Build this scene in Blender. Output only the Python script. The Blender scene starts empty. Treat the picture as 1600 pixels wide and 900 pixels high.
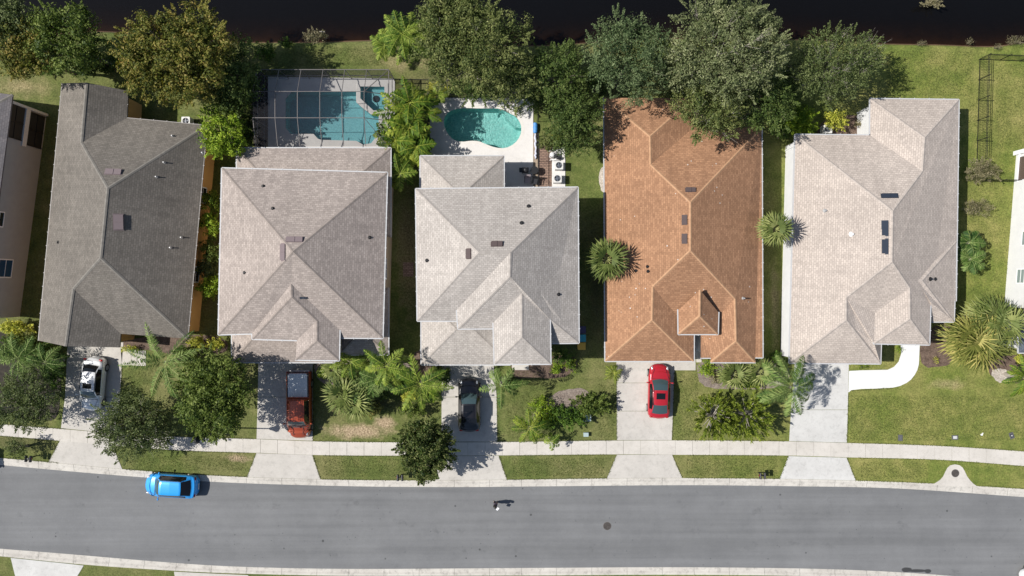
import bpy, bmesh, math, random
import numpy as np
from mathutils import Vector, Matrix
from mathutils.geometry import tessellate_polygon
R = math.radians
rnd = random.Random(7)
rs = np.random.RandomState(11)
S = bpy.context.scene
col = S.collection

# ------------------------------------------------------------------ camera, sky, sun, exposure
CAMH, FPX = 61.0, 1098.0
cd = bpy.data.cameras.new('camera'); cam = bpy.data.objects.new('camera', cd); col.objects.link(cam)
cam.location = (0, 0, CAMH); cam.rotation_euler = (0, 0, 0)
cd.sensor_width = 36.0; cd.lens = 36.0 * FPX / 1600.0; cd.clip_end = 5000; cd.clip_start = 0.5
S.camera = cam
ELEV, AZ = 48.0, 180.0      # the sun stands over -X (left of the picture)
w = bpy.data.worlds.new('World'); S.world = w; w.use_nodes = True
wn = w.node_tree; bg = wn.nodes['Background']
sky = wn.nodes.new('ShaderNodeTexSky'); sky.sky_type = 'NISHITA'; sky.sun_disc = False
sky.sun_elevation = R(ELEV); sky.sun_rotation = R(-90)
wn.links.new(sky.outputs[0], bg.inputs[0]); bg.inputs[1].default_value = 0.07
sd = bpy.data.lights.new('sun', 'SUN'); sd.energy = 4.4; sd.angle = R(0.5); sd.color = (1.0, 0.965, 0.905)
sun = bpy.data.objects.new('sun', sd); col.objects.link(sun)
ldir = Vector((math.cos(R(ELEV)), -0.015, -math.sin(R(ELEV))))
sun.rotation_euler = ldir.to_track_quat('-Z', 'Y').to_euler(); sun.location = (-60, 0, 80)
S.view_settings.view_transform = 'Standard'; S.view_settings.look = 'None'
S.view_settings.exposure = 0.42; S.view_settings.gamma = 1.0

def P(u, v, h=0.0):
    """measured picture position (1600x900, plumb camera 61 m up) of a point at height h -> metres"""
    k = (CAMH - h) / FPX
    return Vector(((u - 800) * k, (450 - v) * k, h))

# ------------------------------------------------------------------ materials
MATS = {}
def mat(name, color=(.5, .5, .5), rough=.8, metal=0.0, spec=.5, build=None):
    if name in MATS: return MATS[name]
    m = bpy.data.materials.new(name); m.use_nodes = True
    b = m.node_tree.nodes['Principled BSDF']
    b.inputs['Base Color'].default_value = (*color, 1)
    b.inputs['Roughness'].default_value = rough
    b.inputs['Metallic'].default_value = metal
    b.inputs['Specular IOR Level'].default_value = spec
    if build: build(m, m.node_tree, b)
    MATS[name] = m
    return m
class NT:
    def __init__(s, nt): s.nt = nt
    def n(s, t, **k):
        x = s.nt.nodes.new('ShaderNode' + t)
        for a, b in k.items(): setattr(x, a, b)
        return x
    def l(s, a, b): s.nt.links.new(a, b)
    def noise(s, vec, scale, detail=3, rough=.6, out='Fac'):
        x = s.n('TexNoise'); x.inputs['Scale'].default_value = scale; x.inputs['Detail'].default_value = detail
        x.inputs['Roughness'].default_value = rough
        if vec is not None: s.l(vec, x.inputs['Vector'])
        return x.outputs[out]
    def ramp(s, fac, stops, interp='LINEAR'):
        x = s.n('ValToRGB'); x.color_ramp.interpolation = interp
        e = x.color_ramp.elements
        while len(e) < len(stops): e.new(.5)
        for i, (p, c) in enumerate(stops):
            e[i].position = p; e[i].color = (*c, 1) if len(c) == 3 else c
        s.l(fac, x.inputs['Fac']); return x.outputs['Color']
    def mix(s, fac, a, b, mode='MIX'):
        x = s.n('MixRGB', blend_type=mode)
        for i, q in ((0, fac), (1, a), (2, b)):
            if isinstance(q, (int, float)): x.inputs[i].default_value = q
            elif isinstance(q, tuple): x.inputs[i].default_value = (*q, 1)
            else: s.l(q, x.inputs[i])
        return x.outputs[0]
    def math(s, op, a, b=0.0, clamp=False):
        x = s.n('Math', operation=op, use_clamp=clamp)
        for i, q in ((0, a), (1, b)):
            if isinstance(q, (int, float)): x.inputs[i].default_value = q
            else: s.l(q, x.inputs[i])
        return x.outputs[0]
    def coord(s, kind='Object', scale=None):
        c = s.n('TexCoord').outputs[kind]
        if scale:
            m = s.n('Mapping'); m.inputs['Scale'].default_value = scale; s.l(c, m.inputs['Vector']); return m.outputs[0]
        return c
    def bump(s, h, b, strength=.3, dist=.02):
        x = s.n('Bump'); x.inputs['Strength'].default_value = strength; x.inputs['Distance'].default_value = dist
        s.l(h, x.inputs['Height']); s.l(x.outputs[0], b.inputs['Normal'])
def g3(v): return (v, v, v)

def shingle(name, base, base2, rowh=.17, mortar=.62, stain=.12, specks=False):
    def f(m, nt, b):
        N = NT(nt); uv = N.coord('UV')
        br = N.n('TexBrick'); br.offset = .5
        br.inputs['Color1'].default_value = (*base, 1); br.inputs['Color2'].default_value = (*base2, 1)
        br.inputs['Mortar'].default_value = (*[c * mortar for c in base], 1)
        br.inputs['Scale'].default_value = 1.0
        br.inputs['Brick Width'].default_value = .30; br.inputs['Row Height'].default_value = rowh
        br.inputs['Mortar Size'].default_value = .018; br.inputs['Mortar Smooth'].default_value = .3
        dn = N.noise(uv, .7, 2, .5, 'Color')
        uvd = N.mix(.02, uv, dn, 'ADD')
        N.l(uvd, br.inputs['Vector'])
        n1 = N.noise(uv, 9, 2, .7)
        c = N.mix(.8, br.outputs['Color'], N.ramp(n1, [(.25, g3(.80)), (.75, g3(1.20))]), 'MULTIPLY')
        o = N.coord('Object')
        n2 = N.noise(o, .22, 4, .6)
        c = N.mix(1.0, c, N.ramp(n2, [(.3, g3(1 - stain)), (.7, g3(1 + stain))]), 'MULTIPLY')
        st = N.noise(N.coord('UV', (2.2, .18, 1)), 1.0, 3, .6)
        c = N.mix(1.0, c, N.ramp(st, [(.35, g3(1 - stain * .8)), (.6, g3(1.03))]), 'MULTIPLY')
        if specks:      # a scatter of pale droppings and leaf scraps on the left slope
            vo = N.n('TexVoronoi'); vo.inputs['Scale'].default_value = 2.4; N.l(o, vo.inputs['Vector'])
            msk = N.math('GREATER_THAN', N.noise(o, .35, 2, .5), .60)
            c = N.mix(N.math('MULTIPLY', msk, N.math('LESS_THAN', vo.outputs['Distance'], .13)), c, (.55, .50, .46))
        N.l(c, b.inputs['Base Color'])
        N.bump(br.outputs['Fac'], b, -.25, .012)
    return mat(name, rough=.93, spec=.25, build=f)

def rough_mat(name, c1, c2, scale=3, fine=30, rough=.9, bump=.15, amt=.2, spec=.3):
    def f(m, nt, b):
        N = NT(nt); o = N.coord('Object')
        c = N.ramp(N.noise(o, scale, 5, .65), [(.3, c1), (.7, c2)])
        fn = N.noise(o, fine, 2, .7)
        c = N.mix(1.0, c, N.ramp(fn, [(.25, g3(1 - amt)), (.75, g3(1 + amt))]), 'MULTIPLY')
        N.l(c, b.inputs['Base Color']); N.bump(fn, b, bump, .02)
    return mat(name, rough=rough, spec=spec, build=f)

# patches of dry or dirty turf: (u, v, ru, rv)
DRY = [(560, 672, 62, 17), (372, 716, 24, 9), (1480, 600, 34, 12), (30, 135, 60, 22), (640, 400, 26, 110), (1210, 480, 8, 90),
       (120, 710, 30, 20), (640, 90, 60, 25)]
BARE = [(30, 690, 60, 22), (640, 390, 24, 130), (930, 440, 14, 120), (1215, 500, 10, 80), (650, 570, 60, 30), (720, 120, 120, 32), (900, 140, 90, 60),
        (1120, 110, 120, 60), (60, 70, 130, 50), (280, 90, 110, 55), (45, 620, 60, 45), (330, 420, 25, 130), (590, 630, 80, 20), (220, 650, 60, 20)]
def f_ground(m, nt, b):
    N = NT(nt); g = N.n('NewGeometry'); o = g.outputs['Position']
    n_big = N.noise(o, .16, 4, .6); n_mid = N.noise(o, .9, 4, .65); n_fine = N.noise(o, 7, 3, .75)
    green = N.ramp(n_mid, [(.25, (.058, .082, .022)), (.5, (.100, .124, .034)), (.75, (.158, .166, .056))])
    yel = N.ramp(n_mid, [(.3, (.145, .142, .054)), (.7, (.225, .200, .095))])
    c = N.mix(N.ramp(n_big, [(.42, g3(0)), (.66, g3(.7))]), green, yel)
    sx = N.n('SeparateXYZ'); N.l(o, sx.inputs[0])
    # brighter, limier lawn towards the right-hand plots
    rt = N.n('MapRange'); rt.inputs[1].default_value = 8; rt.inputs[2].default_value = 30; N.l(sx.outputs[0], rt.inputs[0])
    c = N.mix(rt.outputs[0], c, N.mix(1.0, c, (1.36, 1.33, 1.08), 'MULTIPLY'))
    n_d = N.noise(o, .6, 3, .7)
    def mask(lst):
        acc = None
        for (u, v, ru, rv) in lst:
            p = P(u, v); k = CAMH / FPX
            dx = N.math('MULTIPLY', N.math('SUBTRACT', sx.outputs[0], p.x), 1 / (ru * k))
            dy = N.math('MULTIPLY', N.math('SUBTRACT', sx.outputs[1], p.y), 1 / (rv * k))
            d = N.math('SQRT', N.math('ADD', N.math('MULTIPLY', dx, dx), N.math('MULTIPLY', dy, dy)))
            q = N.math('SUBTRACT', 1.55, N.math('ADD', d, N.math('MULTIPLY', n_d, 1.2)))
            acc = q if acc is None else N.math('MAXIMUM', acc, q)
        return N.math('MULTIPLY', N.math('ADD', acc, N.math('MULTIPLY', N.math('SUBTRACT', n_mid, .5), 1.3)), .9, True)
    dry = N.ramp(n_fine, [(.3, (.20, .155, .08)), (.7, (.38, .31, .18))])
    c = N.mix(N.math('MULTIPLY', mask(DRY), .8), c, dry)
    strong = N.math('MULTIPLY', mask([(556, 674, 66, 16), (600, 660, 24, 14), (372, 717, 22, 8)]), 1.6, True)
    c = N.mix(strong, c, N.ramp(n_fine, [(.3, (.23, .165, .10)), (.7, (.42, .33, .22))]))
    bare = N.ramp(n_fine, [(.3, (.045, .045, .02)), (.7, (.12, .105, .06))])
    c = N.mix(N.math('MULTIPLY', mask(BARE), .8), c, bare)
    c = N.mix(1.0, c, N.ramp(n_fine, [(.28, g3(.55)), (.72, g3(1.45))]), 'MULTIPLY')
    n_x = N.noise(o, 22, 2, .6)
    c = N.mix(1.0, c, N.ramp(n_x, [(.3, g3(.75)), (.7, g3(1.25))]), 'MULTIPLY')
    # the bed of the pond: rust brown mud below the shore line
    z = N.n('MapRange'); z.inputs[1].default_value = -.2; z.inputs[2].default_value = -.32; N.l(sx.outputs[2], z.inputs[0])
    inpond = N.math('MULTIPLY', z.outputs[0], N.math('GREATER_THAN', sx.outputs[1], 10.0))
    c = N.mix(inpond, c, N.ramp(n_mid, [(.3, (.085, .052, .034)), (.7, (.15, .088, .054))]))
    N.l(c, b.inputs['Base Color']); N.bump(n_fine, b, .55, .06)
M_GROUND = mat('turf', rough=.95, spec=.15, build=f_ground)

def f_asphalt(m, nt, b):
    N = NT(nt); o = N.coord('Object')
    c = N.ramp(N.noise(o, .25, 4, .6), [(.3, (.150, .152, .156)), (.7, (.180, .182, .185))])
    st = N.noise(N.coord('Object', (.05, 2.2, 1)), 1, 4, .6)
    c = N.mix(1.0, c, N.ramp(st, [(.35, g3(.93)), (.65, g3(1.04))]), 'MULTIPLY')
    st2 = N.noise(N.coord('Object', (.02, .55, 1)), 1, 2, .5)
    c = N.mix(1.0, c, N.ramp(st2, [(.38, g3(.92)), (.6, g3(1.05))]), 'MULTIPLY')
    v2 = N.n('TexVoronoi'); v2.inputs['Scale'].default_value = 1.9; N.l(o, v2.inputs['Vector'])
    c = N.mix(N.math('MULTIPLY', N.math('GREATER_THAN', N.noise(o, .3, 2), .52), N.math('LESS_THAN', v2.outputs['Distance'], .07)), c, (.07, .07, .075))
    c = N.mix(1.0, c, N.ramp(N.noise(o, 1.3, 6, .8), [(.3, g3(.945)), (.7, g3(1.04))]), 'MULTIPLY')
    fn = N.noise(o, 26, 3, .8)
    c = N.mix(1.0, c, N.ramp(fn, [(.25, g3(.84)), (.75, g3(1.16))]), 'MULTIPLY')
    v = N.n('TexVoronoi'); v.inputs['Scale'].default_value = .55; N.l(o, v.inputs['Vector'])
    rn = N.noise(o, .5, 2, .5)
    d = N.math('ADD', v.outputs['Distance'], N.math('MULTIPLY', rn, .12))
    c = N.mix(1.0, c, N.ramp(d, [(.085, g3(.45)), (.12, g3(1))]), 'MULTIPLY')
    bl = N.noise(o, .55, 5, .75)
    c = N.mix(1.0, c, N.ramp(bl, [(.29, g3(.80)), (.40, g3(1))]), 'MULTIPLY')
    # one wet stain by the lower kerb
    sx = N.n('SeparateXYZ'); N.l(o, sx.inputs[0]); acc = None
    for (u, v_, ru, rv) in ((1418, 891, 9, 4), (1434, 892.5, 16, 2.6), (1451, 893, 6, 3.4)):
        p = P(u, v_); k = CAMH / FPX
        dx = N.math('MULTIPLY', N.math('SUBTRACT', sx.outputs[0], p.x), 1 / (ru * k)); dy = N.math('MULTIPLY', N.math('SUBTRACT', sx.outputs[1], p.y), 1 / (rv * k))
        q = N.math('SUBTRACT', 1.25, N.math('ADD', N.math('SQRT', N.math('ADD', N.math('MULTIPLY', dx, dx), N.math('MULTIPLY', dy, dy))), N.math('MULTIPLY', N.noise(o, 3), .5)))
        acc = q if acc is None else N.math('MAXIMUM', acc, q)
    c = N.mix(N.math('MULTIPLY', acc, 6, True), c, (.045, .045, .047))
    N.l(c, b.inputs['Base Color']); N.bump(fn, b, .3, .01)
M_ASPH = mat('asphalt', rough=.88, spec=.3, build=f_asphalt)

def concrete(name, c1, c2, dirt=.25):
    def f(m, nt, b):
        N = NT(nt); g = N.n('NewGeometry'); o = g.outputs['Position']
        c = N.ramp(N.noise(o, .5, 5, .65), [(.3, c1), (.7, c2)])
        c = N.mix(1.0, c, N.ramp(N.noise(o, 2.2, 5, .75), [(.30, g3(1 - dirt)), (.50, g3(1))]), 'MULTIPLY')
        c = N.mix(1.0, c, N.ramp(N.noise(o, 25, 2, .7), [(.3, g3(.93)), (.7, g3(1.06))]), 'MULTIPLY')
        N.l(c, b.inputs['Base Color'])
    return mat(name, rough=.9, spec=.25, build=f)
M_DRIVE = concrete('driveway concrete', (.43, .405, .37), (.52, .49, .45), .16)
M_DRIVE5 = concrete('pale driveway concrete', (.47, .46, .44), (.57, .56, .54), .18)
M_WALK = concrete('sidewalk concrete', (.475, .445, .40), (.57, .535, .49), .16)
M_KERB = concrete('kerb concrete', (.44, .41, .37), (.57, .54, .49), .38)
M_WHITEC = concrete('white walkway', (.64, .64, .635), (.72, .72, .71), .08)
M_DECK = concrete('pool deck', (.60, .575, .55), (.68, .655, .63), .08)
M_MULCH = rough_mat('mulch', (.075, .05, .038), (.17, .12, .092), 2.5, 14, amt=.5, bump=.8)
M_MULCHG = rough_mat('grey mulch', (.13, .10, .085), (.28, .235, .20), 2.5, 12, amt=.5, bump=.8)
M_PEBBLE = rough_mat('pebbles', (.30, .26, .22), (.50, .45, .39), 4, 14, amt=.45, bump=.8)
def f_paver(m, nt, b):
    N = NT(nt); o = N.coord('Object')
    br = N.n('TexBrick'); br.inputs['Scale'].default_value = 1; br.inputs['Brick Width'].default_value = .3; br.inputs['Row Height'].default_value = .15
    br.inputs['Color1'].default_value = (.30, .20, .15, 1); br.inputs['Color2'].default_value = (.18, .115, .09, 1); br.inputs['Mortar'].default_value = (.09, .06, .05, 1)
    br.inputs['Mortar Size'].default_value = .02; N.l(o, br.inputs['Vector']); N.l(br.outputs['Color'], b.inputs['Base Color'])
M_PAVER = mat('brown pavers', rough=.9, build=f_paver)

SH1 = shingle('grey brown shingles', (.190, .170, .148), (.140, .126, .110), stain=.13)
SH2 = shingle('taupe shingles', (.395, .338, .303), (.285, .243, .219), stain=.09)
SH3 = shingle('light taupe shingles', (.455, .415, .380), (.355, .322, .294), stain=.09)
SH4 = shingle('terracotta brown shingles', (.385, .212, .122), (.275, .147, .084), stain=.10, specks=True)
SH5 = shingle('pale beige shingles', (.495, .428, .376), (.395, .34, .30), stain=.07)
SH0 = shingle('violet grey shingles', (.20, .18, .18), (.15, .14, .145))
def capmat(name, a, b_, rough=.92):
    def f(m, nt, b):
        N = NT(nt); uv = N.coord('UV')
        n = N.n('TexWhiteNoise', noise_dimensions='1D'); sx = N.n('SeparateXYZ'); N.l(uv, sx.inputs[0])
        N.l(N.math('FLOOR', N.math('DIVIDE', sx.outputs[0], .22)), n.inputs['W'])
        N.l(N.mix(n.outputs['Value'], a, b_), b.inputs['Base Color'])
    return mat(name, rough=rough, spec=.25, build=f)
CAP1 = capmat('grey brown ridge caps', (.20, .185, .165), (.165, .152, .135))
CAP2 = capmat('taupe ridge caps', (.30, .255, .228), (.235, .20, .178))
CAP3 = capmat('light taupe ridge caps', (.38, .345, .315), (.31, .28, .255))
CAP4 = capmat('orange ridge caps', (.445, .265, .155), (.375, .22, .128))
CAP5 = capmat('beige ridge caps', (.43, .375, .335), (.34, .30, .268))
M_WHITE = mat('white painted metal', (.78, .78, .78), .45)
M_STUC_O = rough_mat('ochre stucco', (.60, .35, .13), (.64, .38, .15), 1.5, 40, amt=.06, bump=.1)
M_STUC_T = rough_mat('tan stucco', (.44, .34, .24), (.50, .39, .28), 1.5, 40, amt=.06, bump=.1)
M_STUC_W = rough_mat('white stucco', (.62, .62, .62), (.68, .68, .68), 1.5, 40, amt=.04, bump=.1)
M_STUC_G = rough_mat('grey stucco', (.33, .345, .36), (.37, .385, .40), 1.5, 40, amt=.05, bump=.1)
M_GLASS = mat('window glass', (.02, .025, .03), .08, 0, .8)
M_GLASSB = mat('glass with painted blue reflection', (.02, .06, .13), .1, 0, .8)  # bluish reflection put into the base colour of the pane
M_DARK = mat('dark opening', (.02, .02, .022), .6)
M_VENT = mat('brown vent metal', (.085, .06, .058), .8)
M_VENTP = mat('grey purple vent metal', (.18, .14, .145), .85)
M_VENTB = mat('dark blue vent metal', (.035, .045, .065), .4, .2)
M_LEAD = mat('pipe metal', (.42, .42, .42), .5, .3)
M_BLK = mat('black metal', (.018, .018, .02), .45, .2)
M_BLKP = mat('black plastic', (.02, .02, .024), .5)
M_BRONZE = mat('bronze screen frame', (.15, .135, .13), .4, .2)
M_TYRE = mat('tyre rubber', (.02, .02, .02), .85)
M_RIM = mat('wheel alloy', (.45, .45, .46), .35, .8)
M_IRON = rough_mat('manhole iron', (.05, .045, .042), (.085, .075, .07), 5, 30, amt=.4, bump=.5)

def f_screen(m, nt, b):
    N = NT(nt); t = N.n('BsdfTransparent'); t.inputs[0].default_value = (1, 1, 1, 1)
    d = N.n('BsdfDiffuse'); d.inputs[0].default_value = (.035, .035, .04, 1)
    mx = N.n('MixShader'); mx.inputs[0].default_value = .30
    N.l(t.outputs[0], mx.inputs[1]); N.l(d.outputs[0], mx.inputs[2])
    N.l(mx.outputs[0], nt.nodes['Material Output'].inputs[0])
M_SCREEN = mat('insect screen', build=f_screen)

def water(name, tint, bscale, bstr, rough=.03):
    def f(m, nt, b):
        N = NT(nt); o = N.coord('Object')
        t = N.n('BsdfTransparent'); t.inputs[0].default_value = (*tint, 1)
        g = N.n('BsdfGlossy'); g.inputs['Roughness'].default_value = rough
        fr = N.n('Fresnel'); fr.inputs[0].default_value = 1.33
        bp = N.n('Bump'); bp.inputs['Strength'].default_value = bstr; bp.inputs['Distance'].default_value = .05
        N.l(N.noise(o, bscale, 3, .6), bp.inputs['Height']); N.l(bp.outputs[0], g.inputs['Normal']); N.l(bp.outputs[0], fr.inputs['Normal'])
        mx = N.n('MixShader'); N.l(fr.outputs[0], mx.inputs[0]); N.l(t.outputs[0], mx.inputs[1]); N.l(g.outputs[0], mx.inputs[2])
        N.l(mx.outputs[0], nt.nodes['Material Output'].inputs[0])
    return mat(name, build=f)
M_POOLW = water('pool water', (.84, .95, .94), 7, 1.0)
M_POOLW2 = water('screened pool water', (.78, .90, .92), 5, .4)
def f_basin(c1, c2):
    def f(m, nt, b):
        N = NT(nt); o = N.coord('Object')
        v = N.n('TexVoronoi'); v.inputs['Scale'].default_value = 7.0; v.feature = 'SMOOTH_F1'  # cell mottling puts the water's ripple glints into the basin colour
        dn = N.noise(o, 1.6, 2, .5, 'Color'); N.l(N.mix(.25, o, dn, 'ADD'), v.inputs['Vector'])
        c = N.ramp(v.outputs['Distance'], [(.1, c1), (.7, c2)])
        c = N.mix(1.0, c, N.ramp(N.noise(o, 9, 2, .7), [(.3, g3(.85)), (.7, g3(1.15))]), 'MULTIPLY')
        N.l(c, b.inputs['Base Color'])
    return f
M_BASIN3 = mat('turquoise plaster with painted glints', rough=.8, build=f_basin((.20, .45, .43), (.34, .60, .565)))
M_BASIN2 = mat('blue green plaster', rough=.8, build=f_basin((.26, .50, .53), (.31, .56, .58)))

def f_pond(m, nt, b):
    N = NT(nt); o = N.coord('Object')
    n = N.noise(o, 1.2, 3, .6); N.bump(n, b, .08, .03)
    t = N.n('BsdfTransparent'); t.inputs[0].default_value = (.42, .37, .33, 1)
    g = N.n('BsdfGlossy'); g.inputs['Roughness'].default_value = .05; g.inputs[0].default_value = (.8, .8, .8, 1)
    fr = N.n('Fresnel'); fr.inputs[0].default_value = 1.33
    # the peat-dark water body takes over where it gets deep away from the shore
    deep = N.n('BsdfDiffuse'); deep.inputs[0].default_value = (.0045, .0045, .005, 1)
    at = N.n('Attribute', attribute_name='depth')
    mx0 = N.n('MixShader'); N.l(at.outputs['Fac'], mx0.inputs[0]); N.l(t.outputs[0], mx0.inputs[1]); N.l(deep.outputs[0], mx0.inputs[2])
    mx = N.n('MixShader'); N.l(fr.outputs[0], mx.inputs[0]); N.l(mx0.outputs[0], mx.inputs[1]); N.l(g.outputs[0], mx.inputs[2])
    N.l(mx.outputs[0], nt.nodes['Material Output'].inputs[0])
M_POND = mat('pond water', build=f_pond)

PAL = {  # leaf colours (dark, mid, light)
 'oak':    ((.026, .046, .012), (.090, .112, .030), (.215, .228, .082)),
 'oakgrey':((.026, .050, .018), (.078, .112, .044), (.180, .220, .105)),
 'oakdark':((.018, .040, .008), (.055, .086, .018), (.135, .170, .048)),
 'silver': ((.038, .056, .020), (.120, .142, .058), (.28, .29, .155)),
 'autumn': ((.030, .046, .008), (.112, .122, .020), (.27, .20, .055)),
 'green':  ((.024, .048, .008), (.078, .112, .018), (.170, .205, .050)),
 'olive':  ((.024, .042, .012), (.074, .098, .030), (.160, .185, .072)),
 'magnolia':((.012, .026, .006), (.045, .070, .012), (.155, .165, .060)),
 'lime':   ((.04, .09, .006), (.15, .23, .014), (.33, .40, .045)),
 'yellow': ((.10, .14, .010), (.31, .32, .035), (.60, .56, .12)),
 'areca':  ((.026, .062, .006), (.088, .145, .013), (.27, .30, .04)),
 'palm':   ((.020, .052, .010), (.080, .135, .028), (.24, .30, .10)),
 'palmbr': ((.020, .054, .006), (.098, .155, .018), (.29, .34, .06)),
 'fan':    ((.030, .052, .010), (.112, .142, .034), (.31, .32, .12)),
 'fany':   ((.048, .062, .010), (.155, .165, .036), (.40, .34, .11)),
 'strap':  ((.030, .060, .006), (.115, .160, .018), (.30, .32, .05)),
 'scrub':  ((.060, .066, .025), (.17, .150, .080), (.32, .28, .18)),
 'shrubd': ((.016, .042, .006), (.050, .10, .012), (.13, .20, .03)),
}
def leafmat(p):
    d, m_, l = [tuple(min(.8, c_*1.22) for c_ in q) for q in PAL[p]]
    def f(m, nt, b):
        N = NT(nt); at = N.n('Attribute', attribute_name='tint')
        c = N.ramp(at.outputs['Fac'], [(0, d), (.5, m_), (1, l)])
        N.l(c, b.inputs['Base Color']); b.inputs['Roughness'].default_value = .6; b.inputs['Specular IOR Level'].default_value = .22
        tr = N.n('BsdfTranslucent'); N.l(N.mix(1.0, c, (1.2, 1.3, .6), 'MULTIPLY'), tr.inputs[0])
        mx = N.n('MixShader'); mx.inputs[0].default_value = .22
        N.l(b.outputs[0], mx.inputs[1]); N.l(tr.outputs[0], mx.inputs[2]); N.l(mx.outputs[0], nt.nodes['Material Output'].inputs[0])
    return mat('leaves ' + p, build=f)
M_BARK = rough_mat('bark', (.11, .09, .07), (.26, .23, .19), 3, 20, amt=.3, bump=.6)
M_BARKP = rough_mat('pale bark', (.26, .23, .19), (.40, .37, .32), 3, 20, amt=.2, bump=.4)

# ------------------------------------------------------------------ object helpers
def link(name, me, material=None, parent=None, smooth=False):
    o = bpy.data.objects.new(name, me); col.objects.link(o)
    if material: me.materials.append(material)
    if parent: o.parent = parent
    if smooth:
        me.polygons.foreach_set('use_smooth', [True] * len(me.polygons))
    return o
def mesh(name, verts, faces, material=None, parent=None, smooth=False):
    me = bpy.data.meshes.new(name); me.from_pydata([tuple(v) for v in verts], [], faces); me.update()
    return link(name, me, material, parent, smooth)
def tag(o, label=None, cat=None, group=None, kind=None):
    if label: o['label'] = label
    if cat: o['category'] = cat
    if group: o['group'] = group
    if kind: o['kind'] = kind
    return o
def empty(name, loc, label, cat, group=None, rz=0):
    o = bpy.data.objects.new(name, None); col.objects.link(o); o.location = loc; o.rotation_euler = (0, 0, rz)
    o.empty_display_size = .3
    return tag(o, label, cat, group)
class MB:
    def __init__(s): s.v = []; s.f = []
    def poly(s, pts):
        n = len(s.v); s.v += [tuple(p) for p in pts]; s.f.append(tuple(range(n, n + len(pts))))
    def box(s, x0, x1, y0, y1, z0, z1, rot=None, bevel=0):
        n = len(s.v)
        c = [(x0, y0, z0), (x1, y0, z0), (x1, y1, z0), (x0, y1, z0), (x0, y0, z1), (x1, y0, z1), (x1, y1, z1), (x0, y1, z1)]
        if rot is not None: c = [tuple(rot @ Vector(q)) for q in c]
        s.v += c
        s.f += [(n, n+3, n+2, n+1), (n+4, n+5, n+6, n+7), (n, n+1, n+5, n+4), (n+1, n+2, n+6, n+5), (n+2, n+3, n+7, n+6), (n+3, n, n+4, n+7)]
    def beam(s, a, b, w_, h_):
        a = Vector(a); b = Vector(b); d = (b - a)
        if d.length < 1e-6: return
        d.normalize(); up = Vector((0, 0, 1)) if abs(d.z) < .95 else Vector((0, 1, 0))
        sd_ = d.cross(up).normalized(); up = sd_.cross(d).normalized(); n = len(s.v)
        for p in (a, b):
            for i, j in ((-1, -1), (1, -1), (1, 1), (-1, 1)):
                s.v.append(tuple(p + sd_ * (i * w_ / 2) + up * (j * h_ / 2)))
        s.f += [(n, n+1, n+2, n+3), (n+7, n+6, n+5, n+4), (n, n+4, n+5, n+1), (n+1, n+5, n+6, n+2), (n+2, n+6, n+7, n+3), (n+3, n+7, n+4, n)]
    def tube(s, pts, rad, k=6, cap=True):
        pts = [Vector(p) for p in pts]; rings = []
        if not hasattr(rad, '__len__'): rad = [rad] * len(pts)
        for i, p in enumerate(pts):
            d = (pts[min(i+1, len(pts)-1)] - pts[max(i-1, 0)]).normalized()
            up = Vector((0, 0, 1)) if abs(d.z) < .9 else Vector((1, 0, 0))
            a = d.cross(up).normalized(); b = d.cross(a).normalized(); n = len(s.v)
            for q in range(k):
                t = 2 * math.pi * q / k
                s.v.append(tuple(p + (a * math.cos(t) + b * math.sin(t)) * rad[i]))
            rings.append(n)
        for i in range(len(rings) - 1):
            for q in range(k):
                q2 = (q + 1) % k
                s.f.append((rings[i]+q, rings[i]+q2, rings[i+1]+q2, rings[i+1]+q))
        if cap:
            s.f.append(tuple(rings[0]+q for q in range(k))); s.f.append(tuple(rings[-1]+q for q in reversed(range(k))))
    def cyl(s, c, r, z0, z1, k=20, axis='z'):
        c = Vector(c)
        if axis == 'z': s.tube([c + Vector((0, 0, z0)), c + Vector((0, 0, z1))], r, k)
        else: s.tube([c + Vector((0, z0, 0)), c + Vector((0, z1, 0))], r, k)
    def ellipsoid(s, c, r, nu=12, nv=8):
        n = len(s.v); c = Vector(c)
        for i in range(nv + 1):
            t = math.pi * i / nv
            for j in range(nu):
                p = 2 * math.pi * j / nu
                s.v.append((c.x + r[0]*math.sin(t)*math.cos(p), c.y + r[1]*math.sin(t)*math.sin(p), c.z + r[2]*math.cos(t)))
        for i in range(nv):
            for j in range(nu):
                j2 = (j+1) % nu
                s.f.append((n+i*nu+j, n+(i+1)*nu+j, n+(i+1)*nu+j2, n+i*nu+j2))
    def build(s, name, material=None, parent=None, smooth=False):
        return mesh(name, s.v, s.f, material, parent, smooth)
def tess(outer, holes=()):
    loops = [[Vector((p[0], p[1], 0)) for p in outer]] + [[Vector((p[0], p[1], 0)) for p in h] for h in holes]
    flat = [p for l in loops for p in l]
    return flat, tessellate_polygon(loops)
def upward(flat, t):
    a, b, c = (flat[i] for i in t)
    return t if (b - a).cross(c - a).z > 0 else (t[0], t[2], t[1])
def slab(mb, outer, z, th, holes=()):
    """flat sheet with real edges; outer is a list of (x, y)"""
    flat, tr = tess(outer, holes); n = len(mb.v)
    mb.v += [(p.x, p.y, z) for p in flat]
    mb.f += [tuple(n + i for i in upward(flat, t)) for t in tr]
    for lp in [outer] + list(holes):
        m = len(mb.v); k = len(lp)
        mb.v += [(p[0], p[1], z) for p in lp] + [(p[0], p[1], z - th) for p in lp]
        for i in range(k):
            j = (i + 1) % k; mb.f.append((m+i, m+j, m+k+j, m+k+i))
def pxy(pts, h=0.0): return [tuple(P(u, v, h)[:2]) for u, v in pts]
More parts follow.
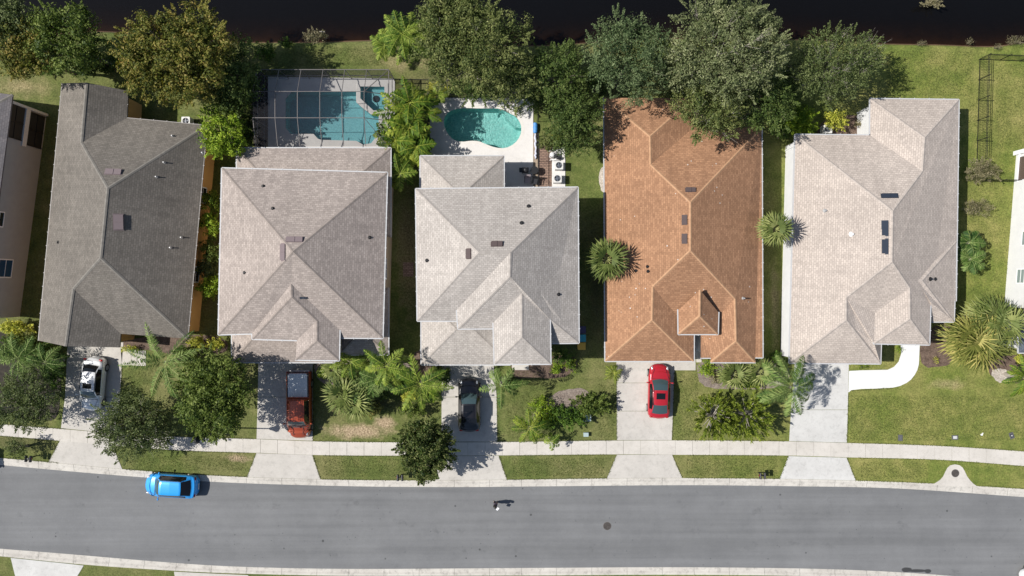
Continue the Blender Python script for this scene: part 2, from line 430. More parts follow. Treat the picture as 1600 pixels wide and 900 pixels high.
def smooth_poly(pts, it=2):
    for _ in range(it):
        q = []
        for i in range(len(pts)):
            a, b = pts[i], pts[(i+1) % len(pts)]
            q += [(a[0]*.75+b[0]*.25, a[1]*.75+b[1]*.25), (a[0]*.25+b[0]*.75, a[1]*.25+b[1]*.75)]
        pts = q
    return pts
def wobble(pts, amp, seed=1):
    r = random.Random(seed); return [(x + r.uniform(-amp, amp), y + r.uniform(-amp, amp)) for x, y in pts]

# ------------------------------------------------------------------ terrain, pond, road
def curve(pts):
    xs = [p[0] for p in pts]; ys = [p[1] for p in pts]
    def f(u):
        if u < xs[0]: return ys[0] + max(u - xs[0], -500) * (ys[1]-ys[0]) / (xs[1]-xs[0]) * .7
        if u > xs[-1]: return ys[-1] + min(u - xs[-1], 500) * (ys[-1]-ys[-2]) / (xs[-1]-xs[-2])
        i = max(j for j in range(len(xs)) if xs[j] <= u)
        if i >= len(xs) - 1: return ys[-1]
        # monotone-ish cubic
        def m(k):
            a, b = max(k-1, 0), min(k+1, len(xs)-1); return (ys[b]-ys[a])/(xs[b]-xs[a])
        t = (u-xs[i])/(xs[i+1]-xs[i]); h = xs[i+1]-xs[i]
        return (2*t**3-3*t**2+1)*ys[i] + (t**3-2*t**2+t)*h*m(i) + (-2*t**3+3*t**2)*ys[i+1] + (t**3-t**2)*h*m(i+1)
    return f
up_out = curve([(0, 715.5), (74, 722), (191, 733), (334, 743), (501, 749), (699, 750.5), (948, 747.5), (1070, 747), (1229, 748.5), (1337, 751), (1458, 755.5), (1600, 764)])
up_in = curve([(0, 727), (169, 742), (337, 753.5), (540, 760), (699, 761.5), (834, 760.5), (1070, 758.5), (1229, 760), (1398, 763.5), (1600, 777)])
lo_in = curve([(0, 858), (101, 866), (270, 880), (371, 886), (540, 889.5), (834, 888), (1070, 887), (1296, 890), (1455, 898), (1600, 912)])
lo_out = curve([(0, 869), (131, 882), (270, 891.5), (371, 896), (540, 899.5), (834, 899), (1070, 898), (1296, 901), (1455, 909), (1600, 923)])
shore = curve([(-200, 60), (0, 60), (150, 50), (250, 58), (360, 66), (470, 67), (520, 66), (600, 64), (700, 70), (850, 72), (1000, 62), (1200, 62), (1280, 64), (1370, 69), (1470, 71), (1560, 73.5), (1600, 68), (1800, 66)])
walk_t = curve([(-100, 655), (0, 662.5), (94, 670), (180, 677), (283, 682.5), (400, 686), (489, 689.4), (618, 691), (777, 690.6), (963, 688.2), (1100, 688.2), (1233, 689.6), (1323, 692), (1464, 696.5), (1600, 705.3), (1700, 713)])
walk_b = curve([(-100, 673), (0, 680.5), (93, 688.5), (180, 696), (283, 703.6), (400, 707.3), (489, 710.7), (618, 711.9), (777, 711.4), (963, 709.7), (1051, 710.4), (1233, 711.6), (1323, 714.4), (1464, 718), (1600, 728), (1700, 736)])
US = list(range(-3000, -200, 400)) + list(range(-200, 1801, 12)) + list(range(2200, 5000, 400))
def row(fn, dy=0, z=0):
    return [Vector((P(u, 0).x, P(0, fn(u)).y + dy, z)) for u in US]
POOL3 = [(693, 193), (695, 182), (702, 174), (715, 169.5), (732, 169), (750, 169.8), (768, 169.3), (782, 170), (796, 177), (806, 182), (812, 190), (815, 200), (813, 213), (804, 225), (790, 232), (774, 231),
         (758, 225), (748, 220.5), (735, 220), (722, 222), (709, 219), (699, 209)]
POOL2 = [(446.4, 154.6), (456, 143.3), (556.7, 143.3), (556.7, 160), (565.6, 168), (580, 179), (592, 179.6), (591.4, 209.4), (580, 224), (567, 226), (557, 220.2), (516, 219), (503, 218.7), (497, 217), (490, 209.4), (454.4, 209.4), (446.4, 199.7)]
SPA = [(563.5, 135.5), (601, 136), (601, 173), (584, 173), (569, 159.5), (563.5, 154)]
POOL3 = smooth_poly(POOL3, 1)
rows = [[Vector((P(u, 0).x * 3, 1500, 0)) for u in US], [Vector((P(u, 0).x, 78, 0)) for u in US], [Vector((P(u, 0).x, 72, -2.0)) for u in US],
        row(shore, 7.5, -1.9), row(shore, 2.2, -.95), row(shore, .25, -.42), row(shore, -.05, -.12), row(shore, -.8, 0)]
gv = []; gf = []
def addrows(rows_):
    n = len(gv); k = len(US)
    for r_ in rows_: gv.extend(r_)
    for i in range(len(rows_) - 1):
        for j in range(k - 1):
            gf.append((n+i*k+j, n+(i+1)*k+j, n+(i+1)*k+j+1, n+i*k+j+1))
addrows(rows)
lawn_hi = rows[-1]; lawn_lo = row(up_out)
outer = [(p.x, p.y) for p in lawn_lo] + [(p.x, p.y) for p in reversed(lawn_hi)]
holes = [pxy(POOL3), pxy(POOL2), pxy(SPA)]
flat, tr = tess(outer, holes); n = len(gv); gv += [Vector((p.x, p.y, 0)) for p in flat]; gf += [tuple(n+i for i in upward(flat, t)) for t in tr]
addrows([lawn_lo, row(up_out, -.03, -.16), row(lo_out, .03, -.16), row(lo_out)])
addrows([row(lo_out), [Vector((P(u, 0).x * 3, -1500, 0)) for u in US]])
o = mesh('ground', gv, gf, M_GROUND); tag(o, kind='structure')

# pond surface with its depth stored on it
pr = [row(shore, .22, -.35), row(shore, 1.0, -.35), row(shore, 2.6, -.35), row(shore, 4.6, -.35), [Vector((P(u, 0).x, 77, -.35)) for u in US]]
k = len(US); pv = [p for r_ in pr for p in r_]; pf = [(i*k+j, (i+1)*k+j, (i+1)*k+j+1, i*k+j+1)[::-1] for i in range(4) for j in range(k-1)]
o = mesh('pond_water', pv, pf, M_POND); tag(o, kind='structure')
at = o.data.attributes.new('depth', 'FLOAT', 'POINT')
at.data.foreach_set('value', [d for d in (.1, .45, .82, .985, 1.0) for _ in range(k)])

rd = MB()
a = row(up_in, .05, -.10); b = row(lo_in, -.05, -.10)
for j in range(len(US) - 1): rd.poly([b[j], b[j+1], a[j+1], a[j]])
tag(rd.build('road', M_ASPH), kind='structure')
def kerb(fo, fi, sgn):
    mb = MB()
    us = np.arange(-900, 2600, 5.0); prof = []
    for u in us:
        x = P(u, 0).x; yo = P(0, fo(u)).y; yi = P(0, fi(u)).y
        prof.append([Vector((x, yo, .012)), Vector((x, yo + (yi-yo)*.28, .010)), Vector((x, yo + (yi-yo)*.50, -.055)), Vector((x, yi + .0, -.088)), Vector((x, yi, -.13))])
    cnt = 0
    for i in range(len(us) - 1):
        p, q = prof[i], prof[i+1]
        if int(us[i]) % 54 < 5: 
            q = [a_.lerp(b_, .93) for a_, b_ in zip(p, q)]
        for s_ in range(4):
            fpoly = [p[s_], p[s_+1], q[s_+1], q[s_]]
            mb.poly(fpoly if sgn > 0 else fpoly[::-1])
    tag(mb.build('kerb', M_KERB), kind='structure')
kerb(up_out, up_in, 1); kerb(lo_out, lo_in, -1)

# sidewalk in slabs
mb = MB(); step = 27.0
u = -160.0
while u < 1720:
    g = .13 if int(u/27) % 5 else .3
    pts = [(u + g, walk_t(u + g)), (u + step - g, walk_t(u + step - g)), (u + step - g, walk_b(u + step - g)), (u + g, walk_b(u + g))]
    slab(mb, pxy(pts), .038, .05)
    u += step
tag(mb.build('sidewalk', M_WALK), kind='structure')

def drive(name, slabs, material=M_DRIVE, z=.028):
    mb = MB()
    for s_ in slabs: slab(mb, pxy(s_), z, .05)
    tag(mb.build(name, material), kind='structure')
def flare(tl, tr_, bl, br):
    pts = [tl, tr_]
    n = 8
    for i in range(n + 1):
        u = br[0] + (bl[0] - br[0]) * i / n; pts.append((u, up_out(u) - .3))
    return pts
drive('driveway', [[(106, 535), (193, 535), (190.5, 571), (188, 620), (102, 620)], [(101.9, 620.7), (188, 620.7), (179, 677), (95.5, 669)], flare((94, 688), (176, 696), (76, 722), (191, 733))])
drive('driveway', [[(404, 552), (489, 552), (488.8, 620), (403, 620)], [(403, 620.6), (488.8, 620.6), (488.7, 688.6), (401, 685.6)], flare((400.7, 708), (488, 711), (386, 745), (501, 749))])
drive('driveway', [[(690, 552), (770, 552), (776, 620), (690, 620)], [(690, 620.6), (776, 620.6), (777, 690), (690, 690)], flare((690, 712.5), (779, 712), (677, 750), (792, 750))])
drive('driveway', [[(963, 548), (1086.7, 548), (1086.7, 578.5), (1054, 578.5), (1053, 598), (963.5, 598)], [(963.5, 598.5), (1053, 598.5), (1051.5, 642), (963.7, 642)], [(963.7, 642.5), (1051.5, 642.5), (1049.5, 687.5), (963.7, 687.5)],
      flare((963.5, 710.5), (1050, 710.5), (948, 747), (1066, 747))])
drive('driveway', [[(1243, 552), (1326.5, 552), (1325, 612), (1324.5, 640), (1236, 640)], [(1236, 640.5), (1324.5, 640.5), (1323, 691.5), (1233, 689)], flare((1232, 712.5), (1322.5, 715), (1218, 748), (1337, 751))], M_DRIVE5)
drive('walkway', [[(188.8, 545), (205, 545), (205, 570.5), (190.8, 570.5)], [(205.4, 545), (213, 545), (213, 571), (205.4, 571)], [(213.4, 548), (228, 548), (228, 571.5), (213.4, 571.5)]], M_WALK)
wk = [(1326.6, 579.5), (1345, 578.6), (1387, 577.7), (1397, 573), (1404, 565), (1408, 552.6), (1407.5, 545), (1407, 532), (1437.5, 532), (1436.5, 545), (1435.5, 568.4), (1433, 578), (1428.7, 586), (1423, 593), (1416.5, 598), (1406, 603), (1394.5, 605.6), (1370, 607), (1345.6, 607.6), (1330, 609.5), (1325.6, 613)]
drive('walkway', [wk], M_WHITEC, .034)
drive('porch_slab', [[(800, 552), (826, 552), (826, 578), (800, 578)]], M_WALK, .04)
drive('porch_slab', [[(1084, 515), (1096, 515), (1096, 566), (1088, 566)]], M_WALK, .045)
bell = [(1456, 757.5), (1463, 753.5), (1469, 749.5), (1473.5, 744.5), (1477, 737), (1480.5, 730.6), (1485, 726.8), (1492, 725.4), (1499, 726.8), (1504, 730.6), (1507.5, 737), (1511, 744.5), (1516, 751), (1521, 756), (1527, 760)]
drive('manhole_apron', [bell], M_WALK, .03)
# across the road
drive('driveway', [[(17, 871.5), (60, 876), (100, 880), (131, 883.5), (118, 905), (112, 940), (30, 940), (24, 900)]], M_DRIVE5)
drive('driveway', [[(272, 893), (320, 895.5), (388, 898.5), (386, 940), (280, 940)]], M_DRIVE)
def bed(name, pts, m, z=.02, seed=1):
    mb = MB(); slab(mb, wobble(smooth_poly(pxy(pts), 2), .05, seed), z, .03); tag(mb.build(name, m), kind='structure')
bed('mulch_bed', [(1437.5, 528), (1480, 495), (1495, 540), (1484, 570), (1474, 572), (1437, 575)], M_MULCH)
bed('gravel_bed', [(1546, 580), (1560, 575), (1576, 578), (1584, 588), (1572, 598), (1556, 597)], M_PEBBLE)
bed('mulch_bed', [(1088, 560), (1235, 560), (1232, 602), (1195, 608), (1150, 608), (1100, 606), (1089, 590)], M_MULCHG, .021)
bed('mulch_bed', [(798, 560), (905, 552), (900, 582), (870, 592), (830, 590), (800, 592)], M_MULCH, .022)
bed('mulch_bed', [(852, 628), (868, 612), (900, 605), (924, 611), (905, 628), (925, 640), (900, 655), (860, 660), (835, 668), (830, 645)], M_MULCHG, .019)
bed('mulch_bed', [(645, 545), (690, 548), (688, 600), (655, 590), (645, 575)], M_MULCH, .02)
bed('mulch_bed', [(490, 556), (640, 556), (650, 600), (610, 620), (580, 600), (530, 605), (492, 595)], M_MULCHG, .02)
bed('mulch_bed', [(188, 528), (350, 520), (360, 552), (300, 560), (230, 545), (192, 546)], M_MULCH, .018)
bed('mulch_bed', [(1540, 560), (1600, 552), (1640, 560), (1640, 600), (1590, 600), (1545, 590)], M_MULCH, .017)
bed('mulch_bed', [(1296, 180), (1362, 180), (1362, 216), (1280, 216), (1276, 200)], M_MULCH, .017)
bed('planting_bed', [(392, 112), (421, 114), (420, 236), (392, 236)], rough_mat('soil with painted shade', (.02, .018, .015), (.05, .042, .032)), .025)  # near-black strip paints the shadow along the cage's left end
bed('mulch_bed', [(-40, 505), (60, 540), (98, 548), (96, 600), (92, 658), (60, 656), (-40, 645)], rough_mat('soil with painted shade', (.02, .018, .015), (.05, .042, .032)), .016)  # ground darkened by colour, standing in for shade under palms and oak
bed('gravel_strip', [(936, 262), (950, 262), (952, 300), (937, 300)], M_PEBBLE)
bed('planting_bed', [(1326.5, 566), (1378, 566), (1380, 540), (1408, 540), (1408, 556), (1402, 566), (1388, 577), (1326.5, 579)], M_GROUND, .012)
mb = MB(); slab(mb, pxy([(630, 410), (646, 410), (646, 432), (630, 432)]), .02, .02); tag(mb.build('paver_pad', M_PAVER), kind='structure')

# ------------------------------------------------------------------ pools
def basin(name, poly, depth, wmat, label, steps=(), zt=.06, wl=-.06, wmat2=M_POOLW, bmat=None, group=None):
    pts = pxy(poly); c = Vector((sum(p[0] for p in pts)/len(pts), sum(p[1] for p in pts)/len(pts), 0))
    root = empty(name, c, label, 'spa' if 'spa' in name else 'swimming pool')
    loc = [(p[0]-c.x, p[1]-c.y) for p in pts]
    mb = MB(); n = len(loc)
    for i in range(n):
        j = (i+1) % n; a, b = loc[i], loc[j]
        mb.poly([(a[0], a[1], zt-.02), (b[0], b[1], zt-.02), (b[0], b[1], -depth), (a[0], a[1], -depth)])
    fl, t = tess(loc); m = len(mb.v); mb.v += [(p.x, p.y, -depth) for p in fl]; mb.f += [tuple(m+i for i in upward(fl, q)) for q in t]
    mb.build('basin', bmat, root)
    for sp, sz in steps:
        s2 = MB(); slab(s2, [(x-c.x, y-c.y) for x, y in pxy(sp)], sz, depth+sz-.01); s2.build('step', bmat, root)
    fl, t = tess(loc); me = MB(); me.v = [(p.x, p.y, wl) for p in fl]; me.f = [upward(fl, q) for q in t]
    me.build('water', wmat2, root)
    return root
basin('swimming_pool', POOL3, 1.4, None, 'kidney shaped turquoise swimming pool in the open white deck', bmat=M_BASIN3,
      steps=[([(790, 170), (800, 174), (815, 184), (822, 200), (806, 198), (798, 190), (788, 180)], -.25)])
basin('swimming_pool', POOL2, 1.3, None, 'rectangular swimming pool with cut corners under the screen cage', wmat2=M_POOLW2, bmat=M_BASIN2,
      steps=[([(516, 213), (558, 214), (566, 226.5), (557, 220.6), (516, 219.4)], -.3), ([(566, 214), (592, 206), (580, 227), (566, 227)], -.3)])
basin('spa', SPA, .8, None, 'small square spa tub beside the screened rectangular pool', wmat2=M_POOLW2, bmat=M_BASIN2)
mb = MB(); slab(mb, pxy([(419, 120), (617, 123), (617, 262), (419, 262)]), .05, .06, [pxy(POOL2), pxy(SPA)]); tag(mb.build('pool_deck', M_DECK), kind='structure')
mb = MB(); slab(mb, pxy([(672, 153), (833, 153), (833, 330), (672, 330)]), .05, .06, [pxy(POOL3)]); tag(mb.build('pool_deck', M_DECK), kind='structure')
mb = MB(); slab(mb, pxy([(840.5, 226), (862, 226), (862, 330), (840.5, 330)]), .035, .04); tag(mb.build('paver_patio', M_PAVER), kind='structure')
mb = MB(); slab(mb, pxy([(862.4, 230), (883, 230), (883, 330), (862.4, 330)]), .06, .06); tag(mb.build('equipment_pad', M_DECK), kind='structure')
mb = MB(); slab(mb, pxy([(833.4, 193), (840.2, 193), (840.2, 330), (833.4, 330)]), .045, .04); tag(mb.build('wood_edging', rough_mat('weathered wood', (.26, .20, .15), (.36, .29, .22))), kind='structure')
mb = MB(); slab(mb, pxy([(640, 128), (672, 128), (672, 153), (660, 153)]), .015, .02)

# ------------------------------------------------------------------ houses
def inset(pts, d):
    n = len(pts); area = sum(pts[i].x*pts[(i+1)%n].y - pts[(i+1)%n].x*pts[i].y for i in range(n)) / 2
    s = 1 if area > 0 else -1; out = []
    for i in range(n):
        p0, p1, p2 = pts[i-1], pts[i], pts[(i+1)%n]
        d1 = (p1-p0); d1.z = 0; d1.normalize(); d2 = (p2-p1); d2.z = 0; d2.normalize()
        n1 = Vector((-d1.y, d1.x, 0))*s; n2 = Vector((-d2.y, d2.x, 0))*s
        den = 1 + n1.dot(n2)
        out.append(p1 + (n1+n2)*(d/den) if den > .15 else p1 + n1*d)
    return out
def roof_mesh(name, V, F, material, parent, th=.14):
    """closed shingle roof: V dict of Vectors, F list of vertex-name tuples; each face gets UVs along its own eave"""
    keys = list(V); ix = {k_: i for i, k_ in enumerate(keys)}
    vs = [V[k_] for k_ in keys]; n = len(vs); faces = []
    for f in F:
        idx = [ix[c] for c in f]
        nn = Vector((0, 0, 0))
        for i in range(len(idx)):
            a, b = vs[idx[i]], vs[idx[(i+1) % len(idx)]]; nn += a.cross(b)
        if nn.z < 0: idx = idx[::-1]
        faces.append(idx)
    edges = {}
    for f in faces:
        for i in range(len(f)):
            e = (f[i], f[(i+1) % len(f)]); edges[e] = edges.get(e, 0) + 1
    allf = [tuple(f) for f in faces] + [tuple(i+n for i in reversed(f)) for f in faces]
    for (a, b) in edges:
        if (b, a) not in edges: allf.append((b, a, a+n, b+n))
    org = parent.location
    av = [v - org for v in vs] + [v - org - Vector((0, 0, th)) for v in vs]
    me = bpy.data.meshes.new(name); me.from_pydata([tuple(v) for v in av], [], allf); me.update()
    uvl = me.uv_layers.new(name='UVMap')
    for p in me.polygons:
        nrm = p.normal; t = Vector((-nrm.y, nrm.x, 0))
        if t.length < 1e-4: t = Vector((1, 0, 0))
        t.normalize(); s_ = nrm.cross(t)
        for li in p.loop_indices:
            co = me.vertices[me.loops[li].vertex_index].co
            uvl.data[li].uv = (co.dot(t), co.dot(s_))
    return link(name, me, material, parent)
def caps(V, pairs, material, parent, wd=.12):
    """ridge and hip caps, one piece per ridge or hip"""
    for pr_ in pairs: cap1(V, [pr_], material, parent, wd)
def cap1(V, pairs, material, parent, wd):
    me = bpy.data.meshes.new('ridge_cap'); vs = []; fs = []; uvs = []
    for a, b in pairs:
        A, B = V[a] - parent.location, V[b] - parent.location
        d = (B-A); L = d.length; d.normalize(); sd_ = Vector((-d.y, d.x, 0)).normalized()
        z0 = -.05
        prof = [(-wd, z0), (-wd, z0+.018), (0, .022), (wd, z0+.018), (wd, z0)]
        n = len(vs)
        for p in (A, B):
            for s_, z in prof: vs.append(p + sd_*s_ + Vector((0, 0, z)))
        for i in range(4): fs.append((n+i, n+i+1, n+5+i+1, n+5+i)); uvs.append((0, 0, L, L))
        fs.append((n, n+1, n+2, n+3, n+4)); uvs.append((0,)*5); fs.append((n+9, n+8, n+7, n+6, n+5)); uvs.append((0,)*5)
    me.from_pydata([tuple(v) for v in vs], [], fs); me.update(); ul = me.uv_layers.new(name='UVMap')
    for p, q in zip(me.polygons, uvs):
        for li, uu in zip(p.loop_indices, q): ul.data[li].uv = (uu, .5)
    return link('ridge_cap', me, material, parent)
def gutters(V, chains, parent, poly_c, wd=.085, material=None):
    mb = MB()
    for ch in chains:
        for a, b in zip(ch[:-1], ch[1:]):
            A, B = V[a] - parent.location, V[b] - parent.location
            d = (B-A).normalized(); nrm = Vector((-d.y, d.x, 0)).normalized()
            if nrm.dot((A+B)/2 - (poly_c - parent.location)) < 0: nrm = -nrm
            off = nrm*(wd/2+.005) + Vector((0, 0, -.055)); L = (B-A).length
            A2 = A - d*.0 + off; B2 = B + d*.0 + off
            # open trough: bottom, inner and outer lips
            mb.beam(A2 - d*wd*.4, B2 + d*wd*.4, wd, .09)
            k_ = int(L/1.1)
            for i in range(1, k_):
                p = A2 + d*(L*i/k_) + Vector((0, 0, .05)); mb.beam(p - nrm*.07, p + nrm*.08, .06, .02)
    return mb.build('gutter', material or mat('gutter paint', (.47, .47, .475), .6), parent)
def wall_mesh(name, outline, z1, material, parent, ins=.42, z0=0, gables=(), V=None):
    pts = inset([Vector((p.x, p.y, 0)) for p in outline], ins); mb = MB(); org = parent.location
    n = len(pts)
    for i in range(n):
        a, b = pts[i] - org, pts[(i+1) % n] - org
        mb.poly([(a.x, a.y, z0), (b.x, b.y, z0), (b.x, b.y, z1), (a.x, a.y, z1)])
    c = sum(pts, Vector())/n
    for g in gables:
        q = []
        for k_ in g:
            p = V[k_]; d = Vector((c.x - p.x, c.y - p.y, 0)); d = Vector((0, math.copysign(ins-.04, d.y), 0)); q.append(p + d - org - Vector((0, 0, .15)))
        mb.poly(q)
    return mb.build(name, material, parent), pts
def solve(specs, pitch):
    V = {}; pend = dict(specs)
    while pend:
        for k_ in list(pend):
            u, v, h = pend[k_]
            if isinstance(h, (int, float)): V[k_] = P(u, v, h); del pend[k_]
            elif h[0] in V and h[1] in V:
                A, B = V[h[0]], V[h[1]]; d = (B-A); d.z = 0; d.normalize(); z = 4.0
                for _ in range(40):
                    p = P(u, v, z); q = p - A; dist = abs(q.x*d.y - q.y*d.x); z = A.z + pitch*dist
                V[k_] = P(u, v, z); del pend[k_]
    return V
def centroid(V, ks): return sum((V[k_] for k_ in ks), Vector())/len(ks)
def hiprect(u0, v0, u1, v1, h, pitch):
    a, b, c, d = P(u0, v1, h), P(u1, v1, h), P(u1, v0, h), P(u0, v0, h)
    W_, D_ = b.x-a.x, d.y-a.y; m_ = min(W_, D_)/2; z = h + pitch*m_
    if W_ >= D_: r1 = Vector((a.x+m_, a.y+m_, z)); r2 = Vector((b.x-m_, a.y+m_, z)); F = ['abRQ', 'bcR', 'cdQR', 'daQ']
    else: r1 = Vector((a.x+m_, a.y+m_, z)); r2 = Vector((a.x+m_, d.y-m_, z)); F = ['abQ', 'bcRQ', 'cdR', 'daQR']
    return dict(a=a, b=b, c=c, d=d, Q=r1, R=r2), F
def window(parent, cx, cy, z, wd, ht, nx, ny, glass=M_GLASS, frame=M_WHITE):
    """window on a vertical wall; nx, ny outward normal; centre in world metres"""
    org = parent.location; n_ = Vector((nx, ny, 0)).normalized(); t = Vector((-n_.y, n_.x, 0)); c = Vector((cx, cy, z)) - org
    mb = MB()
    for s_ in (-1, 1):
        mb.beam(c + t*(s_*wd/2) - Vector((0, 0, ht/2+.04)), c + t*(s_*wd/2) + Vector((0, 0, ht/2+.04)), .08, .10)
        mb.beam(c + Vector((0, 0, s_*ht/2)) - t*(wd/2-.04), c + Vector((0, 0, s_*ht/2)) + t*(wd/2-.04), .10, .08)
    mb.beam(c - t*(wd/2-.04), c + t*(wd/2-.04), .09, .04)
    f = mb.build('window', frame, parent)
    p = MB(); q = c + n_*.02
    p.poly([q - t*wd/2 - Vector((0, 0, ht/2)), q + t*wd/2 - Vector((0, 0, ht/2)), q + t*wd/2 + Vector((0, 0, ht/2)), q - t*wd/2 + Vector((0, 0, ht/2))])
    p.build('pane', glass, f); return f
def surf_z(V, F, x, y):
    """height of the traced roof above (x, y)"""
    best = None
    for f in F:
        pts = [V[c] for c in f]
        for i in range(1, len(pts)-1):
            a, b, c = pts[0], pts[i], pts[i+1]
            den = (b.y-c.y)*(a.x-c.x)+(c.x-b.x)*(a.y-c.y)
            if abs(den) < 1e-9: continue
            w1 = ((b.y-c.y)*(x-c.x)+(c.x-b.x)*(y-c.y))/den; w2 = ((c.y-a.y)*(x-c.x)+(a.x-c.x)*(y-c.y))/den; w3 = 1-w1-w2
            if min(w1, w2, w3) > -.01:
                z = w1*a.z+w2*b.z+w3*c.z
                if best is None or z > best[0]: best = (z, (b-a).cross(c-a).normalized())
    if best is None: return 5.0, Vector((0, 0, 1))
    z, n_ = best
    return z, (n_ if n_.z > 0 else -n_)
def on_roof(V, F, u, v):
    z = 6.0
    for _ in range(12):
        p = P(u, v, z); z, n_ = surf_z(V, F, p.x, p.y)
    return P(u, v, z), n_
def vent(parent, V, F, u, v, wu, wv, m, lift=.16):
    """low sheet-metal ridge vent lying on the slope: wu x wv pixels; a sloped lid over a dark throat"""
    p, n_ = on_roof(V, F, u, v); k_ = (CAMH-p.z)/FPX; a, b = wu*k_/2, wv*k_/2
    t = Vector((1, 0, 0)); t = (t - n_*t.dot(n_)).normalized(); s_ = n_.cross(t)
    c = p - parent.location; mb = MB(); n = 0
    down = Vector((n_.x, n_.y, 0)); 
    if down.length > 1e-3: down.normalize()
    def pt(i, j):
        q = c + t*(i*a) + s_*(j*b)
        hgt = lift*(.55 + .45*((t*i*a + s_*j*b).dot(down) > 0)) 
        return q, q + n_*hgt
    cs = [pt(-1, -1), pt(1, -1), pt(1, 1), pt(-1, 1)]
    mb.v = [tuple(q[0] - n_*.05) for q in cs] + [tuple(q[1]) for q in cs]
    mb.f = [(4, 5, 6, 7), (0, 1, 5, 4), (1, 2, 6, 5), (2, 3, 7, 6), (3, 0, 4, 7)]
    # pressed rib across the lid and a flashing flange round the foot
    mid0 = (Vector(mb.v[4])+Vector(mb.v[7]))/2; mid1 = (Vector(mb.v[5])+Vector(mb.v[6]))/2
    if wu > wv: mid0 = (Vector(mb.v[4])+Vector(mb.v[5]))/2; mid1 = (Vector(mb.v[7])+Vector(mb.v[6]))/2
    mb.beam(mid0 + n_*.01, mid1 + n_*.01, .05, .03)
    o = mb.build('roof_vent', m, parent)
    fl = MB(); e = 1.14
    fl.poly([c + n_*.012 + t*(i*a*e) + s_*(j*b*e) for i, j in ((-1, -1), (1, -1), (1, 1), (-1, 1))])
    fl.build('flashing', m, o)
def pipe(parent, V, F, u, v, m=M_LEAD, r=.06, h=.38):
    p, n_ = on_roof(V, F, u, v); c = p - parent.location; mb = MB()
    mb.tube([c - Vector((0, 0, .1)), c + Vector((0, 0, h))], r, 8); mb.tube([c - Vector((0, 0, .02)), c + Vector((0, 0, .08))], [r*2.2, r*1.15], 8)
    mb.build('vent_pipe', m, parent)
def front_window(parent, u, v_eave, h_eave, z, wd=1.3, ht=1.3, ins=.42):
    p = P(u, v_eave, h_eave); window(parent, p.x, p.y + ins - .03, z, wd, ht, 0, -1)
def garage_door(parent, u0, u1, v_eave, h=2.2, ins=.42):
    a, b = P(u0, 450, 0) - parent.location, P(u1, 450, 0) - parent.location; mb = MB(); y = P(0, v_eave, 3.0).y - parent.location.y + ins - .07
    for i in range(4):
        mb.box(a.x, b.x, y, y + .05, .03 + i*h/4, .03 + (i+1)*h/4 - .025)
    mb.build('garage_door', M_WHITE, parent)

HG = 'houses in a row along the street'
# --- house with the dark grey brown roof
def house1():
    root = empty('house', P(190, 350), 'ochre house under a dark grey brown roof, left of the screened pool', 'house', HG)
    e = 3.0
    sp = dict(A=(97, 130, e), J=(60, 532, e), E=(323, 196, e), F=(293, 529, e), D=(198.5, 184.5, e), C=(200, 142, e), H=(187, 543, e), G=(188.5, 521.5, e))
    AJ = ('A', 'J')
    sp.update(B=(135, 129, AJ), K=(127, 223, AJ), L=(168, 294, AJ), M=(157, 403, AJ), N=(114.5, 451, AJ), I=(102, 541, AJ))
    V = solve(sp, .50)
    F = ['ABKLMNIJ', 'BCDK', 'KDEL', 'LEFM', 'MFGN', 'NGHI']
    wall_mesh('wall', [V[c] for c in 'ACDEFGHJ'], e-.02, M_STUC_O, root, gables=[('A', 'B', 'C'), ('J', 'I', 'H')], V=V)
    roof_mesh('roof', V, F, SH1, root)
    caps(V, [('B', 'K'), ('K', 'L'), ('E', 'L'), ('L', 'M'), ('M', 'F'), ('M', 'N'), ('N', 'I')], CAP1, root)
    # thin dark drip edge
    gutters(V, ['AJ', 'EF', 'DE', 'CD'], root, centroid(V, 'ACEFHJ'), .05, mat('drip edge', (.22, .20, .19), .5))
    vent(root, V, F, 177.5, 269, 24, 9, M_VENTP); vent(root, V, F, 185, 347, 13, 23, M_VENTP)
    for u, v in ((270, 212.5), (257, 254), (245, 276.5), (284, 371), (267, 387), (317, 239)): pipe(root, V, F, u, v, h=.24, r=.05)
    pipe(root, V, F, 91, 378.5, M_BLK, .07, .08)
    wx = inset([V[c] for c in 'ACDEFGHJ'], .42); a, b = wx[3], wx[4]; d = (b-a).normalized(); nrm = Vector((-d.y, d.x, 0));
    if nrm.x < 0: nrm = -nrm
    for f in (.31, .71):
        q = a.lerp(b, f); window(root, q.x + nrm.x*.02, q.y + nrm.y*.02, 1.75, 1.3, 1.3, nrm.x, nrm.y)
    garage_door(root, 114, 184, 544)
    front_window(root, 240, 526, 3.0, 1.7)
house1()

